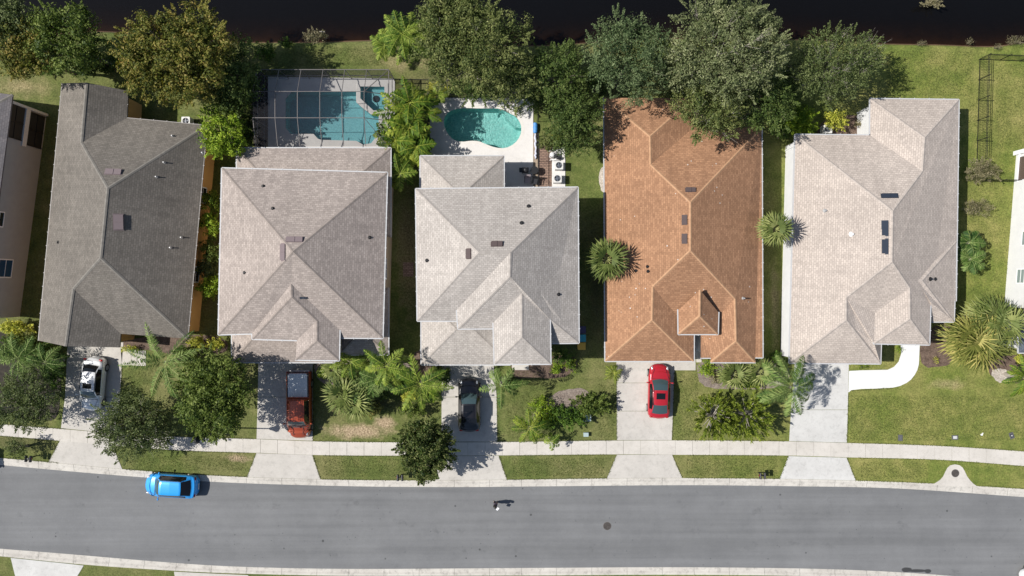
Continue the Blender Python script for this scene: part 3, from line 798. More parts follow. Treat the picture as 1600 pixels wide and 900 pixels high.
def house2():
    root = empty('house', P(475, 400), 'two storey tan house under a taupe roof, behind the screened pool', 'house', HG)
    e = 5.6; w_ = 5.85
    sp = dict(A=(347, 263, e), B=(604.5, 270, e), C=(597.5, 528, e), D=(530.5, 527.5, e), K=(341.5, 522.5, e), J=(394, 521, e+.1),
              E=(530.3, 515, w_), F=(529.3, 563, w_), G=(462, 562, w_), H=(464, 531.5, w_), I=(394.5, 529.5, w_))
    sp.update(M=(457.5, 393, ('A', 'K')), P=(454.8, 443.5, ('E', 'F')), Q=(455.5, 464, ('I', 'H')), R=(495, 501.5, ('E', 'F')), S=(495.2, 532, ('E', 'F')))
    V = solve(sp, .42)
    V['M'] = P(457.5, 393, 8.4)
    F = ['AKM', 'ABM', 'BCM', 'MKJPEDC', 'PQIJ', 'PEFSRQ', 'QIHR', 'RHGS', 'SGF']
    wall_mesh('upper_wall', [V[c] for c in 'ABCDFGHIJK'], e-.02, M_STUC_T, root, z0=0)
    roof_mesh('roof', V, F, SH2, root)
    caps(V, [('A', 'M'), ('B', 'M'), ('C', 'M'), ('K', 'M'), ('P', 'Q'), ('Q', 'I'), ('Q', 'R'), ('R', 'S'), ('S', 'G'), ('S', 'F')], CAP2, root)
    gutters(V, ['AB', 'BC', 'CD', 'AK', 'KJ', 'JI', 'IH', 'HG', 'GF', 'FE'], root, centroid(V, 'ABCK'))
    vent(root, V, F, 460.5, 374.5, 25, 8, M_VENTP); vent(root, V, F, 442.7, 394, 8, 25, M_VENTP)
    for u, v in ((426, 326), (411, 291), (382, 426), (577, 371)): pipe(root, V, F, u, v, M_BLK, .07, .14)
    vent(root, V, F, 473.5, 465.5, 9, 3, M_VENTB)
    for i, (u0, v0, u1, v1) in enumerate(((362.5, 455, 522, 566), (530, 450, 606.5, 554), (370, 231.5, 610, 370))):
        W, G_ = hiprect(u0, v0, u1, v1, 3.0, .42)
        wall_mesh('lower_wall', [W[c] for c in 'abcd'], 2.98, M_STUC_T, root)
        roof_mesh('lower_roof', W, G_, SH2, root); caps(W, [('a', 'Q'), ('b', 'Q' if i == 1 else 'R'), ('c', 'R'), ('d', 'Q' if i != 1 else 'R')], CAP2, root)
        gutters(W, ['ab', 'da', 'bc'] if i < 2 else ['cd', 'da', 'bc'], root, centroid(W, 'abcd'))
    x = inset([V[c] for c in 'ABCK'], .42)[1].x
    for v in (412, 428): window(root, x + .02, P(0, v, 4.2).y, 4.2, .8, 1.1, 1, 0)
    garage_door(root, 408, 486, 566)
    front_window(root, 560, 554, 3.0, 1.6); front_window(root, 496, 563, 5.85, 4.4); front_window(root, 430, 530, 5.8, 4.9, 1.2, .9)
house2()

def house3():
    root = empty('house', P(778, 410), 'two storey house under a light taupe roof, beside the kidney shaped pool', 'house', HG)
    e = 5.9
    sp = dict(A=(650, 295.5, e), B=(902.5, 293, e), C=(904, 535.5, e), D=(860.5, 536, e), X=(713.5, 501, e), K=(652.5, 501, e),
              J=(713.8, 484, 6.3), I=(716, 513.5, 6.3), H=(771, 513, 6.3), Y=(771, 504, 6.5), G=(773, 568.5, 6.6), F=(860, 568.5, 6.6), E=(859, 498.5, 6.75))
    sp.update(L=(748.3, 394, ('A', 'K')), M=(797.3, 395, ('B', 'C')), N=(796.7, 432, ('B', 'C')), S=(815.7, 526.7, ('G', 'F')))
    V = solve(sp, .42)
    V['L'] = P(748.3, 394.5, 8.35); V['M'] = P(797.3, 395, 8.4); V['N'] = P(796.7, 432, 8.4)
    V['S'] = P(815.7, 526.7, 7.55); V['P'] = P(815.2, 458, 7.6)
    F = ['AKL', 'ABML', 'BCEPNM', 'LKXJM', 'MNIJ', 'NIHYP', 'PYGS', 'SGF', 'PEFS', 'ECD']
    wall_mesh('upper_wall', [V[c] for c in 'ABCDFGHIXK'], e-.02, M_STUC_W, root)
    roof_mesh('roof', V, F, SH3, root)
    caps(V, [('A', 'L'), ('B', 'M'), ('C', 'E'), ('E', 'P'), ('P', 'N'), ('K', 'L'), ('L', 'M'), ('M', 'N'), ('N', 'I'), ('P', 'S'), ('S', 'G'), ('S', 'F')], CAP3, root)
    gutters(V, ['AB', 'BC', 'CD', 'AK', 'KX', 'JI', 'IH', 'YG', 'GF', 'FE'], root, centroid(V, 'ABCK'))
    o_ = root.location
    for a, b in (('E', 'F'), ('J', 'I')):
        sk = MB(); A_, B_ = V[a] - o_, V[b] - o_; A_.x += -.3 if a == 'E' else .3; B_.x += -.3 if a == 'E' else .3; A_.y += .0; B_.y += .35
        sk.poly([A_ - Vector((0, 0, 2)), B_ - Vector((0, 0, 2)), B_ - Vector((0, 0, .1)), A_ - Vector((0, 0, .1))])
        sk.build('wing_wall', M_STUC_W, root)
    vent(root, V, F, 776.5, 381.5, 17, 8, M_VENT); vent(root, V, F, 732.6, 396.5, 8, 15, M_VENT)
    for u, v in ((815, 348.7), (826, 322.5), (667.6, 407), (872, 460)): pipe(root, V, F, u, v, M_BLK, .08, .16)
    for i, (u0, v0, u1, v1) in enumerate(((658.5, 457, 797, 569.5), (657, 244, 787, 352))):
        W, G_ = hiprect(u0, v0, u1, v1, 3.0, .42)
        wall_mesh('lower_wall', [W[c] for c in 'abcd'], 2.98, M_STUC_W, root)
        roof_mesh('lower_roof', W, G_, SH3, root); caps(W, [('a', 'Q'), ('b', 'R'), ('c', 'R'), ('d', 'Q'), ('Q', 'R')], CAP3, root)
        gutters(W, ['ab', 'da'] if i < 1 else ['cd', 'da', 'bc'], root, centroid(W, 'abcd'))
    x = inset([V[c] for c in 'ABCK'], .42)[1].x
    for v in (350, 440): window(root, x + .02, P(0, v, 4.2).y, 4.2, .9, 1.2, 1, 0)
    garage_door(root, 692, 768, 569.5)
    front_window(root, 815, 568.5, 6.6, 4.9, 1.6); front_window(root, 845, 568.5, 6.6, 1.6, .9, 1.4); front_window(root, 882, 535.5, 5.9, 1.6, .9)
house3()

def house4():
    root = empty('house', P(1066, 380), 'single storey house under an orange brown shingle roof', 'house', HG)
    e = 3.0
    sp = dict(A=(944, 153, e), U=(1084, 153, e), Z=(1084, 199, e), B=(1190, 199, e), C=(1191.5, 558.5, e), c=(1180, 558.5, e), T=(1180, 566, e), t=(1111, 566, e), v=(1110.5, 559, e), V=(1095.5, 559, e), W=(1095.5, 523, e),
              X=(1084, 523, e), Q=(1084, 564, e), P=(946, 564, e))
    L_ = ('A', 'P'); R_ = ('B', 'C')
    sp.update(Y=(1016, 213, ('A', 'P')), w=(1016.7, 257, L_), L=(1079, 316, L_), M=(1079, 391.5, L_), N=(1020, 448, L_), O=(1019, 500, L_), R=(1148.5, 466.5, R_), S=(1150.3, 533, R_))
    V = solve(sp, .40)
    F = ['APONMLwY', 'AUY', 'UZwY', 'ZBLw', 'LBCcSRM', 'MNXWR', 'NOQX', 'OPQ', 'RWVvtS', 'StTc']
    F[8] = 'RWVvtS'; F[9] = 'StT'; F[4] = 'LBCcTSRM'
    wall_mesh('wall', [V[k_] for k_ in 'AUZBCcTtvVWXQP'], e-.02, M_STUC_W, root, ins=.36)
    roof_mesh('roof', V, F, SH4, root)
    caps(V, [('A', 'Y'), ('U', 'Y'), ('Y', 'w'), ('w', 'L'), ('B', 'L'), ('L', 'M'), ('M', 'N'), ('N', 'O'), ('O', 'P'), ('O', 'Q'), ('M', 'R'), ('R', 'S'), ('S', 't'), ('S', 'T')], CAP4, root, .11)
    gutters(V, ['AP', 'PQ', 'QX', 'WV', 'Vv', 'tT', 'cC', 'CB'], root, centroid(V, 'AQPCB'))
    W = solve(dict(a=(1060, 484, 4.0), b=(1060.5, 522, 4.0), c=(1121.5, 522, 4.0), d=(1122.5, 488, 4.0), e=(1094, 453, 5.05), f=(1093.5, 494, 5.05)), .4)
    Fe = ['abfe', 'bcf', 'cdef']
    wall_mesh('entry_wall', [W[k_] for k_ in 'abcd'], 3.95, M_STUC_W, root, ins=.3, z0=2.6)
    roof_mesh('entry_roof', W, Fe, SH4, root); caps(W, [('e', 'f'), ('f', 'b'), ('f', 'c')], CAP4, root, .11); gutters(W, ['ab', 'bc', 'cd'], root, centroid(W, 'abcd'))
    vent(root, V, F, 1079, 297, 15, 7, M_VENT); vent(root, V, F, 1069.6, 343.5, 8, 14, M_VENT); vent(root, V, F, 1069.6, 373, 8, 14, M_VENT)
    for u, v in ((994, 423), (1012, 416.5), (1013, 424)): pipe(root, V, F, u, v, M_BLK, .07, .12)
    pipe(root, V, F, 1161, 466)
    garage_door(root, 966, 1050, 564, ins=.36)
    front_window(root, 1145, 566, 3.0, 1.6, 1.6, ins=.36)
house4()

def house5():
    root = empty('house', P(1370, 390), 'single storey house under a pale beige shingle roof by the white curved walkway', 'house', HG)
    e = 3.0
    sp = dict(A=(1243, 210.5, e), B=(1360, 211.5, e), b=(1360, 154.5, e), C=(1498, 156, e), D=(1493.5, 470, e), E=(1454, 472, 3.75), G=(1452, 538.5, 3.75), H=(1376.5, 538, e), Q=(1375.5, 568, e), P=(1234, 567, e))
    L_ = ('A', 'P'); R_ = ('C', 'D')
    sp.update(a=(1445, 215, R_), c=(1441.5, 267.5, R_), d=(1395, 329.5, R_), f=(1394, 409, L_), g=(1322.5, 465, L_), h=(1322.5, 500, L_))
    V = solve(sp, .345)
    ridge_z = (V['d'].z + V['f'].z)/2; V['d'] = P(1395, 329.5, ridge_z); V['f'] = P(1394, 409, ridge_z)
        # the entry wing's eave lies higher than the main one
    V.update({k_: q for k_, q in solve(dict(C=(1498, 156, e), D=(1493.5, 470, e), i=(1421.6, 450, R_), j=(1422, 498, R_)), .345).items() if k_ in 'ij'}); V['k'] = P(1367, 489, 3.8); V['l'] = P(1366, 536.5, 3.75)
    F = ['APhgfdA', 'ABcd', 'Bbac', 'bCa', 'Cacd', 'CdfiED', 'fgki', 'iklj', 'ljG', 'ijGE', 'gkHQh', 'hQP']
    F = ['APhgfd', 'ABcd', 'Bbac', 'bCa', 'CDEifdca', 'fgki', 'iklj', 'ljG', 'ijGE', 'gklHQh', 'hQP']
    wall_mesh('wall', [V[k_] for k_ in 'ABbCDHQP'], e-.02, M_STUC_W, root, ins=.36)
    wall_mesh('entry_wall', [V[k_] for k_ in 'klGE'], 3.7, M_STUC_W, root, ins=.36)
    roof_mesh('roof', V, F, SH5, root)
    caps(V, [('A', 'd'), ('C', 'a'), ('b', 'a'), ('a', 'c'), ('c', 'd'), ('d', 'f'), ('f', 'g'), ('f', 'i'), ('g', 'h'), ('h', 'P'), ('h', 'Q'), ('i', 'j'), ('j', 'l'), ('j', 'G')], CAP5, root)
    gutters(V, ['AB', 'Bb', 'bC', 'CD', 'AP', 'PQ', 'QH', 'kl', 'lG', 'GE'], root, centroid(V, 'ACDP'))
    W = solve(dict(a=(1487, 377, 3.02), b=(1494.5, 377, 3.02), c=(1490.3, 502.5, 3.02), d=(1456.5, 502.5, 3.02), e=(1454, 472, 3.9), f=(1432, 438.5, 4.28), g=(1441, 438.5, 4.28)), .345)
    roof_mesh('side_roof', W, ['abgf', 'bcg', 'fgcde'], SH5, root, .3); caps(W, [('b', 'g'), ('c', 'g'), ('f', 'g')], CAP5, root); gutters(W, ['bc', 'cd'], root, centroid(W, 'abcd'))
    wall_mesh('side_wall', [P(1400, 390, 3), P(1494.5, 390, 3), P(1490.3, 502.5, 3), P(1400, 502.5, 3)], 2.9, M_STUC_W, root, ins=.38)
    vent(root, V, F, 1390, 306, 24, 7, M_VENTB, .12); vent(root, V, F, 1382.7, 356.7, 9, 22, M_VENTB, .12); vent(root, V, F, 1382.7, 385, 9, 22, M_VENTB, .12)
    pipe(root, V, F, 1330.5, 366, M_WHITE, .1, .2); pipe(root, V, F, 1289, 329, M_LEAD, .08, .18); pipe(root, W, ['abgf', 'bcg', 'fgcde'], 1453, 436, M_BLK, .09, .2); pipe(root, W, ['abgf', 'bcg', 'fgcde'], 1461, 436, M_BLK, .08, .1)
    # screened porch window bay at the back
    mb = MB(); o_ = root.location
    a, b2 = P(1350, 170, 0) - o_, P(1362, 210, 0) - o_
    mb.box(a.x, b2.x+.3, b2.y, a.y, 0, .5); mb.box(a.x, a.x+.1, b2.y, b2.y+.1, .5, 2.6); mb.box(a.x, a.x+.1, a.y-.1, a.y, .5, 2.6); mb.box(a.x, a.x+.1, (a.y+b2.y)/2-.05, (a.y+b2.y)/2+.05, .5, 2.6)
    mb.box(a.x-.02, b2.x, b2.y, a.y, 2.6, 2.7); mb.build('porch_frame', M_WHITE, root)
    mb = MB(); mb.box(a.x+.03, a.x+.06, b2.y+.1, a.y-.1, .5, 2.6); mb.build('porch_screen', M_GLASS, root)
    garage_door(root, 1250, 1322, 567.5, ins=.36)
    front_window(root, 1440, 538, 3.75, 1.7, .9, ins=.36)
    # white soffit strip and downspouts on the left side
    x = V['A'].x + .3 - o_.x
    for v in (230, 400, 540):
        dn = MB(); y = P(0, v, 1.5).y - o_.y; dn.beam((x, y, .1), (x, y, 2.8), .09, .07); dn.build('downspout', M_WHITE, root)
house5()

def side_house(name, label, c1, c2, depth, h, wallm, roofm, capm, sign):
    """neighbour at the picture's edge: c1-c2 is the visible side wall's foot (north to south)"""
    root = empty(name, (c1+c2)/2, label, 'house', HG); o_ = root.location
    d = (c2-c1).normalized(); out = Vector((sign*abs(d.y), -d.x*sign*(-1 if d.y < 0 else 1), 0)); out = Vector((d.y, -d.x, 0));
    if out.x*sign < 0: out = -out
    pts = [c1, c2, c2 + out*depth, c1 + out*depth]
    mb = MB()
    for i in range(4):
        a, b = pts[i]-o_, pts[(i+1) % 4]-o_; mb.poly([(a.x, a.y, 0), (b.x, b.y, 0), (b.x, b.y, h-.02), (a.x, a.y, h-.02)])
    mb.build('wall', wallm, root)
    ev = inset(pts, -.4); L_ = (c2-c1).length + .8; m_ = (depth+.8)/2
    z = h + .4*m_
    V = dict(a=ev[0], b=ev[1], c=ev[2], d=ev[3])
    for k_ in 'abcd': V[k_] = Vector((V[k_].x, V[k_].y, h))
    mid1 = (V['a']+V['d'])/2; mid2 = (V['b']+V['c'])/2; ax = (mid2-mid1).normalized()
    V['Q'] = mid1 + ax*m_; V['R'] = mid2 - ax*m_; V['Q'].z = V['R'].z = z
    roof_mesh('roof', V, ['abRQ', 'bcR', 'cdQR', 'daQ'], roofm, root); caps(V, [('a', 'Q'), ('b', 'R'), ('c', 'R'), ('d', 'Q'), ('Q', 'R')], capm, root)
    return root, d, out, V
root, d, out, V = side_house('house', 'grey two storey house cut off by the left edge, with dark screened porches', P(73, 178), P(31, 495), 13, 4.8, M_STUC_G, SH0, CAP1, -1)
o_ = root.location; c1 = P(73, 178) - o_
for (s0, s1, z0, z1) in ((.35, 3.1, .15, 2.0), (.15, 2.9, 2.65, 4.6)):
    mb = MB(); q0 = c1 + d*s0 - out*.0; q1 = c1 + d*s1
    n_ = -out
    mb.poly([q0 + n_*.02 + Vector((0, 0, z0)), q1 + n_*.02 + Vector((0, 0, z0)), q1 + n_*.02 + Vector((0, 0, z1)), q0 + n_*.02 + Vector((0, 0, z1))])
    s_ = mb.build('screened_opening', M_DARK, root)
    mb = MB()
    for f in (0, .5, 1): 
        q = q0.lerp(q1, f) + n_*.04; mb.beam(q + Vector((0, 0, z0)), q + Vector((0, 0, z1)), .06 if f == .5 else .12, .05)
    mb.beam(q0 + n_*.04 + Vector((0, 0, (z0+z1)/2)), q1 + n_*.04 + Vector((0, 0, (z0+z1)/2)), .04, .05)
    mb.build('mullion', M_BLK, s_)
mb = MB(); mb.beam(c1 - out*.05 + d*.1, c1 - out*.05 + d*.1 + Vector((0, 0, 4.7)), .2, .2); mb.beam(c1 - out*.06 + Vector((0, 0, 2.35)), c1 + d*3.3 - out*.06 + Vector((0, 0, 2.35)), .1, .5); mb.build('porch_trim', M_STUC_W, root)
q = P(28, 401, 0); f_ = 11.2
qq = P(73, 178) + d*13.6 ; window(root, qq.x - out.x*.03, qq.y - out.y*.03, 2.6, 1.5, 1.6, -out.x, -out.y, M_GLASSB)
qq = P(73, 178) + d*9.6; window(root, qq.x - out.x*.03, qq.y - out.y*.03, 4.0, 1.2, 1.0, -out.x, -out.y)
root, d, out, V = side_house('house', 'white house cut off by the right edge, with a white framed porch', P(1588, 240), P(1569, 480), 13, 3.0, M_STUC_W, SH5, CAP5, 1)
for s_ in (7.5, 10.7):
    qq = P(1588, 240) + d*s_; window(root, qq.x - out.x*.03, qq.y - out.y*.03, 1.75 if s_ > 9 else 2.0, 1.2, .9, -out.x, -out.y, mat('pale glass', (.22, .27, .26), .15))
o_ = root.location; c1 = P(1588, 240) - o_; mb = MB(); n_ = -out
mb.poly([c1 + d*.4 + n_*.02 + Vector((0, 0, .5)), c1 + d*2.4 + n_*.02 + Vector((0, 0, .5)), c1 + d*2.4 + n_*.02 + Vector((0, 0, 2.7)), c1 + d*.4 + n_*.02 + Vector((0, 0, 2.7))])
sc = mb.build('porch_screen', mat('brown screen', (.10, .07, .055), .6), root)
mb = MB(); mb.beam(c1 + n_*.1, c1 + n_*.1 + Vector((0, 0, 2.9)), .35, .35); mb.beam(c1 + n_*.06 + Vector((0, 0, .45)), c1 + d*2.5 + n_*.06 + Vector((0, 0, .45)), .12, .1); mb.build('porch_trim', M_WHITE, root)
# its garage wing towards the street
W, G_ = hiprect(1592, 490, 1760, 551, 2.7, .3)
wall_mesh('lower_wall', [W[c] for c in 'abcd'], 2.68, M_STUC_W, root, ins=.3); roof_mesh('lower_roof', W, G_, shingle('slate blue shingles', (.11, .125, .15), (.085, .10, .125)), root); gutters(W, ['ab', 'da'], root, centroid(W, 'abcd'))

# ------------------------------------------------------------------ screen cage over the pool
def cage():
    X = [-21.17, -19.36, -17.53, -15.70, -13.90, -12.08, -10.24]; Yn, Y1, Y2, Ys = 18.15, 16.05, 13.9, 11.72; he, ht = 2.6, 3.6
    c = Vector(((X[0]+X[-1])/2, (Yn+Ys)/2, 0)); root = empty('screen_cage', c, 'bronze framed insect screen cage over the rectangular pool', 'screen enclosure')
    def q(x, y, z): return Vector((x, y, z)) - c
    hs = 2.95
    mb = MB(); t = .045; tw = .055
    for x in X[1:-1]:
        mb.beam(q(x, Yn, 0), q(x, Yn, he), t, tw); mb.beam(q(x, Yn, he), q(x, Y1, ht), t, tw); mb.beam(q(x, Y1, ht), q(x, Y2, ht), t, tw); mb.beam(q(x, Y2, ht), q(x, Ys, hs), t, tw)
    x0, x1 = X[0], X[-1]
    for y in (Yn, Y1, Y2, Ys):
        for x in (x0, x1): mb.beam(q(x, y, 0), q(x, y, he), tw, tw)
    mb.beam(q(x0, Yn, he), q(x1, Yn, he), tw, tw); mb.beam(q(x0, Yn, he), q(x0, Ys, he), tw, tw); mb.beam(q(x1, Yn, he), q(x1, Ys, he), tw, tw)
    mb.beam(q(x0, Yn, .95), q(x1, Yn, .95), .05, .05); mb.beam(q(x1, Yn, .95), q(x1, Ys, .95), .05, .05); mb.beam(q(x0, Yn, .95), q(x0, Ys, .95), .05, .05)
    for y in (Y1, Y2): mb.beam(q(x0, y, ht), q(X[-2], y, ht), t, tw); mb.beam(q(x0, y, he), q(x0, y, ht), t, t)
    mb.beam(q(x0, Yn, he), q(x0, Y1, ht), t, tw); mb.beam(q(x0, Y2, ht), q(x0, Ys, hs), t, tw)
    for xe, xr in ((x1, X[-2]),):
        mb.beam(q(xr, Y1, ht), q(xe, Yn, he), t, tw); mb.beam(q(xr, Y2, ht), q(xe, Ys, he), t, tw); mb.beam(q(xr, Y1, ht), q(xe, Y1, he), .05, .06); mb.beam(q(xr, Y2, ht), q(xe, Y2, he), .05, .06)
    mb.build('frame', M_BRONZE, root)
    sc = MB(); z = .0
    sc.poly([q(x0, Y1, ht), q(X[-2], Y1, ht), q(x1, Yn, he), q(x0, Yn, he)][::-1]); sc.poly([q(x0, Y1, ht), q(x0, Y2, ht), q(X[-2], Y2, ht), q(X[-2], Y1, ht)]); sc.poly([q(x0, Y2, ht), q(x0, Ys, hs), q(x1, Ys, hs), q(X[-2], Y2, ht)])
    sc.poly([q(x1, Yn, he), q(X[-2], Y1, ht), q(X[-2], Y2, ht), q(x1, Ys, he)]); sc.poly([q(x0, Yn, he), q(x0, Ys, he), q(x0, Y2, ht), q(x0, Y1, ht)])
    sc.build('roof_screen', M_SCREEN, root)
    sw = MB()
    for a, b in (((x0, Yn), (x1, Yn)), ((x1, Yn), (x1, Ys)), ((x0, Ys), (x0, Yn))): sw.poly([q(*a, .05), q(*b, .05), q(*b, he), q(*a, he)])
    sw.build('side_screen', M_SCREEN, root)
cage()
m_ = MB(); m_.cyl(P(585, 151) + Vector((0, 0, -.79)), .3, 0, .06, 20); tag(m_.build('spa_drain', M_BLKP), 'dark round drain on the floor of the small square spa', 'drain')
def coping(px, label, z=.075, wd=.32, material=M_DECK, closed=True):
    pts = [Vector((x, y, 0)) for x, y in pxy(px)]; out = inset(pts, -wd)
    mb = MB(); slab(mb, [(p.x, p.y) for p in out], z, .10, [[(p.x, p.y) for p in pts]])
    tag(mb.build('pool_coping', material), kind='structure')
coping(POOL3, '', .058, .26, concrete('coping', (.60, .57, .53), (.68, .65, .61), .08))
coping(SPA, '', .11, .30); 

# ------------------------------------------------------------------ fences
def fence(name, pts, h, label, pitch=.14, post=1.85, group=None, rw=.028):
    pts = [P(*p) for p in pts]; root = empty(name, pts[0], label, 'fence', group); o_ = root.location
    for i, (a, b) in enumerate(zip(pts[:-1], pts[1:])):
        a, b = a - o_, b - o_; L_ = (b-a).length; n = max(1, round(L_/post)); pk = MB(); n2 = int(L_/pitch)
        for k_ in range(n2+1):
            p = a.lerp(b, k_/max(n2, 1)); pk.beam(p + Vector((0, 0, .06)), p + Vector((0, 0, h-.06)), .018, .018)
        for z in (.12, h*.86, h-.04): pk.beam(a + Vector((0, 0, z)), b + Vector((0, 0, z)), rw, rw)
        pk.build('rail_panel', M_BLK, root)
        for k_ in range(n+1):
            if k_ == 0 and i > 0: continue
            p = a.lerp(b, k_/n); m2 = MB(); m2.beam(p, p + Vector((0, 0, h+.06)),   .05, .05); m2.beam(p + Vector((0, 0, h+.06)), p + Vector((0, 0, h+.09)), .07, .07); m2.build('post', M_BLK, root)
fence('metal_fence', [(1525, 252), (1529.5, 93), (1720, 101)], 1.47, 'long black picket fence round the corner of the far right back lawn', group='black metal fences')
fence('metal_fence', [(672, 153), (840, 153), (840, 190)], 1.3, 'black picket fence behind the kidney shaped pool under the oak', group='black metal fences')
fence('metal_fence', [(619, 130), (672, 131), (671, 153)], 1.3, 'short black fence between the screen cage and the open pool deck', group='black metal fences')
fence('metal_fence', [(1532, 283.5), (1586, 283.5)], 1.0, 'short black rail fence joining the white house at the right edge', group='black metal fences')
fence('metal_fence', [(841, 213), (841, 292)], 1.2, 'black fence along the brown paver strip beside the pool deck', group='black metal fences', pitch=.25)
fence('metal_fence', [(660, 292), (672, 290), (672, 170)], 1.3, 'black fence along the left side of the open pool deck', group='black metal fences', pitch=.3)

# ------------------------------------------------------------------ vehicles
def paint(name, c, rough=.28, metal=.15):
    def f(m, nt, b):
        b.inputs['Coat Weight'].default_value = .8; b.inputs['Coat Roughness'].default_value = .06
    return mat(name, c, rough, metal, build=f)
M_CARGLASS = mat('car glass', (.015, .022, .026), .06, 0, .9)
M_SIDEGLASS = mat('dark side glass', (.008, .009, .011), .08, 0, .6)
M_WSGLASS = mat('windscreen glass', (.045, .075, .08), .08, 0, 1.0)
M_LAMP = mat('headlamp', (.45, .46, .48), .15, .2)
M_TAIL = mat('tail lamp', (.35, .01, .01), .2)
def car(name, label, u, v, head, L, W, H, body, fr, wsg=M_WSGLASS, rwg=M_SIDEGLASS, sunroof=None, tall=0, roofm=None, pickup=False, group=None, hood_z=.95, ribs=False, roofw=.70, zpx=.9, cat='car'):
    base = P(u, v, zpx); root = empty(name, (base.x, base.y, -.10 if v > 730 else .028), label, cat, group, rz=math.atan2(head[1], head[0]))
    hd, ws, rf, rw = fr           # share of the length: bonnet, windscreen, roof, rear glass
    s0 = .5; s1 = .5-hd; s2 = s1-ws; s3 = s2-rf; s4 = s3-rw; hw = W/2; dz = hood_z; tz = min(H-.3, dz+.12) if not tall else H-.55
    if pickup: dz, tz = 1.12, 1.12
    # (x, width, belt z, top z, top width, )
    K = [(s0, .42, .50, .56, .36), (s0-.008, .60, .54, .62, .50), (s0-.020, .75, .58, dz-.24, .62), (s0-.042, .86, .63, dz-.17, .72), (s0-.08, .935, .68, dz-.11, .79), (s0-.12, .975, .71, dz-.08, .82), (s0-.5*hd, 1.0, dz-.16, dz-.03, .84), (s1+.01, 1.0, dz-.08, dz+.03, .84),
         (s1, 1.0, dz-.07, dz+.06, .82), ((s1+s2)/2, 1.0, dz-.05, (dz+H)/2+.06, (.84+roofw)/2-.02), (s2, 1.0, dz-.04, H-.035, roofw), (s2-.04, 1.0, dz-.03, H, roofw), ((s2+s3)/2, 1.0, dz-.01, H+.01, roofw), (s3+.03, 1.0, dz, H-.01, roofw*.98), (s3, 1.0, dz, H-.04, roofw*.97)]
    if pickup:
        K += [(s3-.004, 1.0, dz, tz+.06, .84), (s3-.02, 1.0, tz-.04, tz, .90), (-.47, 1.0, tz-.04, tz, .90), (-.492, .98, tz-.06, tz-.02, .88), (-.5, .95, .8, .82, .8)]
    else:
        K += [((s3+s4)/2, 1.0, dz+.01, (H+tz)/2+.02, (roofw+.80)/2-.02), (s4, .99, dz+.01, tz+.02, .80), (s4-.01, .98, dz, tz, .80), ((s4-.5)/2-.005, .95, dz-.06, tz-.03, .76), (-.475, .88, .74, tz-.12 if not tall else tz-.22, .72), (-.49, .76, .70, tz-.2 if not tall else tz-.36, .62), (-.5, .56, .6, .66, .48)]
    K.sort(key=lambda q: -q[0]); kx = np.array([q[0] for q in K])[::-1]
    cols = [np.array([q[i] for q in K])[::-1] for i in range(1, 5)]
    xs = sorted(set([round(float(t), 5) for t in kx] + [round(float(t), 5) for t in np.linspace(-.5, .5, 61)]), reverse=True)
    rings = []
    for x in xs:
        wf, zb, zt, tw = [float(np.interp(x, kx, c_)) for c_ in cols]; wv = hw*wf; zt = max(zt, zb+.01)
        t_ = hw*tw*min(1, wf+.02); sh = hw*wf*.93; crown = .02
        rings.append([(wv*.90, .20), (wv*.985, .34), (wv, min(.58, zb-.05)), (wv*.985, zb-.02), (sh, zb+.035*(zt-zb > .06)), (t_, zt-.045*min(1, (zt-zb)*3)), (t_*.9, zt-.012), (t_*.5, zt+crown*.7), (0, zt+crown)])
    vs = []
    nr = len(rings[0])
    def bow(x, y):
        q = (y/hw)**2; f_ = min(1, max(0, x)/.30); b_ = min(1, max(0, -x)/.34); return x*L - .26*q*f_*(1.0 if not pickup else .6) + (.17 if not pickup else .02)*q*b_
    for x, r_ in zip(xs, rings):
        for (y, z) in r_: vs.append((bow(x, y), y, z))
        for (y, z) in r_[-2::-1]: vs.append((bow(x, y), -y, z))
    m2 = 2*nr-1; bodyf = []; wsf = []; rwf = []; sdf = []; rff = []; trf = []
    for i in range(len(xs)-1):
        xm = (xs[i]+xs[i+1])/2
        for j in range(m2-1):
            f = (i*m2+j, i*m2+j+1, (i+1)*m2+j+1, (i+1)*m2+j)[::-1]; jj = j if j < nr-1 else m2-2-j
            cabin = s4+.012 < xm < s1-.012 if not pickup else s3+.004 < xm < s1-.012
            if jj == 4 and cabin and s3-.02 - (rw*.45 if not pickup else -.03) < xm < s1-ws*.35: sdf.append(f)
            elif jj >= 6 and s2+.004 < xm < s1-.006: wsf.append(f)
            elif jj >= 6 and s4+.006 < xm < s3-.004 and not pickup: rwf.append(f)
            elif roofm and jj >= 5 and s3 < xm < s2: rff.append(f)
            else: bodyf.append(f)
    n0 = len(xs)-1
    bodyf.append(tuple(range(m2))); bodyf.append(tuple(n0*m2+j for j in reversed(range(m2))))
    def part(nm, fs, m, par=root, sm=True):
        used = sorted({i for f in fs for i in f}); mp = {a: b for b, a in enumerate(used)}
        return mesh(nm, [vs[i] for i in used], [tuple(mp[i] for i in f) for f in fs], m, par, sm)
    bd = part('body', bodyf, body)
    part('windscreen', wsf, wsg)
    if rwf: part('rear_window', rwf, rwg)
    for s_ in (1, -1):
        fs = [f for f in sdf if (vs[f[0]][1] > 0) == (s_ > 0)]
        if fs: part('side_window', fs, M_SIDEGLASS)
    if rff: part('roof_panel', rff, roofm)
    if sunroof:
        a_, b_, wd_ = sunroof; mb = MB(); mb.box((.5-b_)*L, (.5-a_)*L, -wd_, wd_, H-.02, H+.042); mb.build('sunroof', M_SIDEGLASS, root)
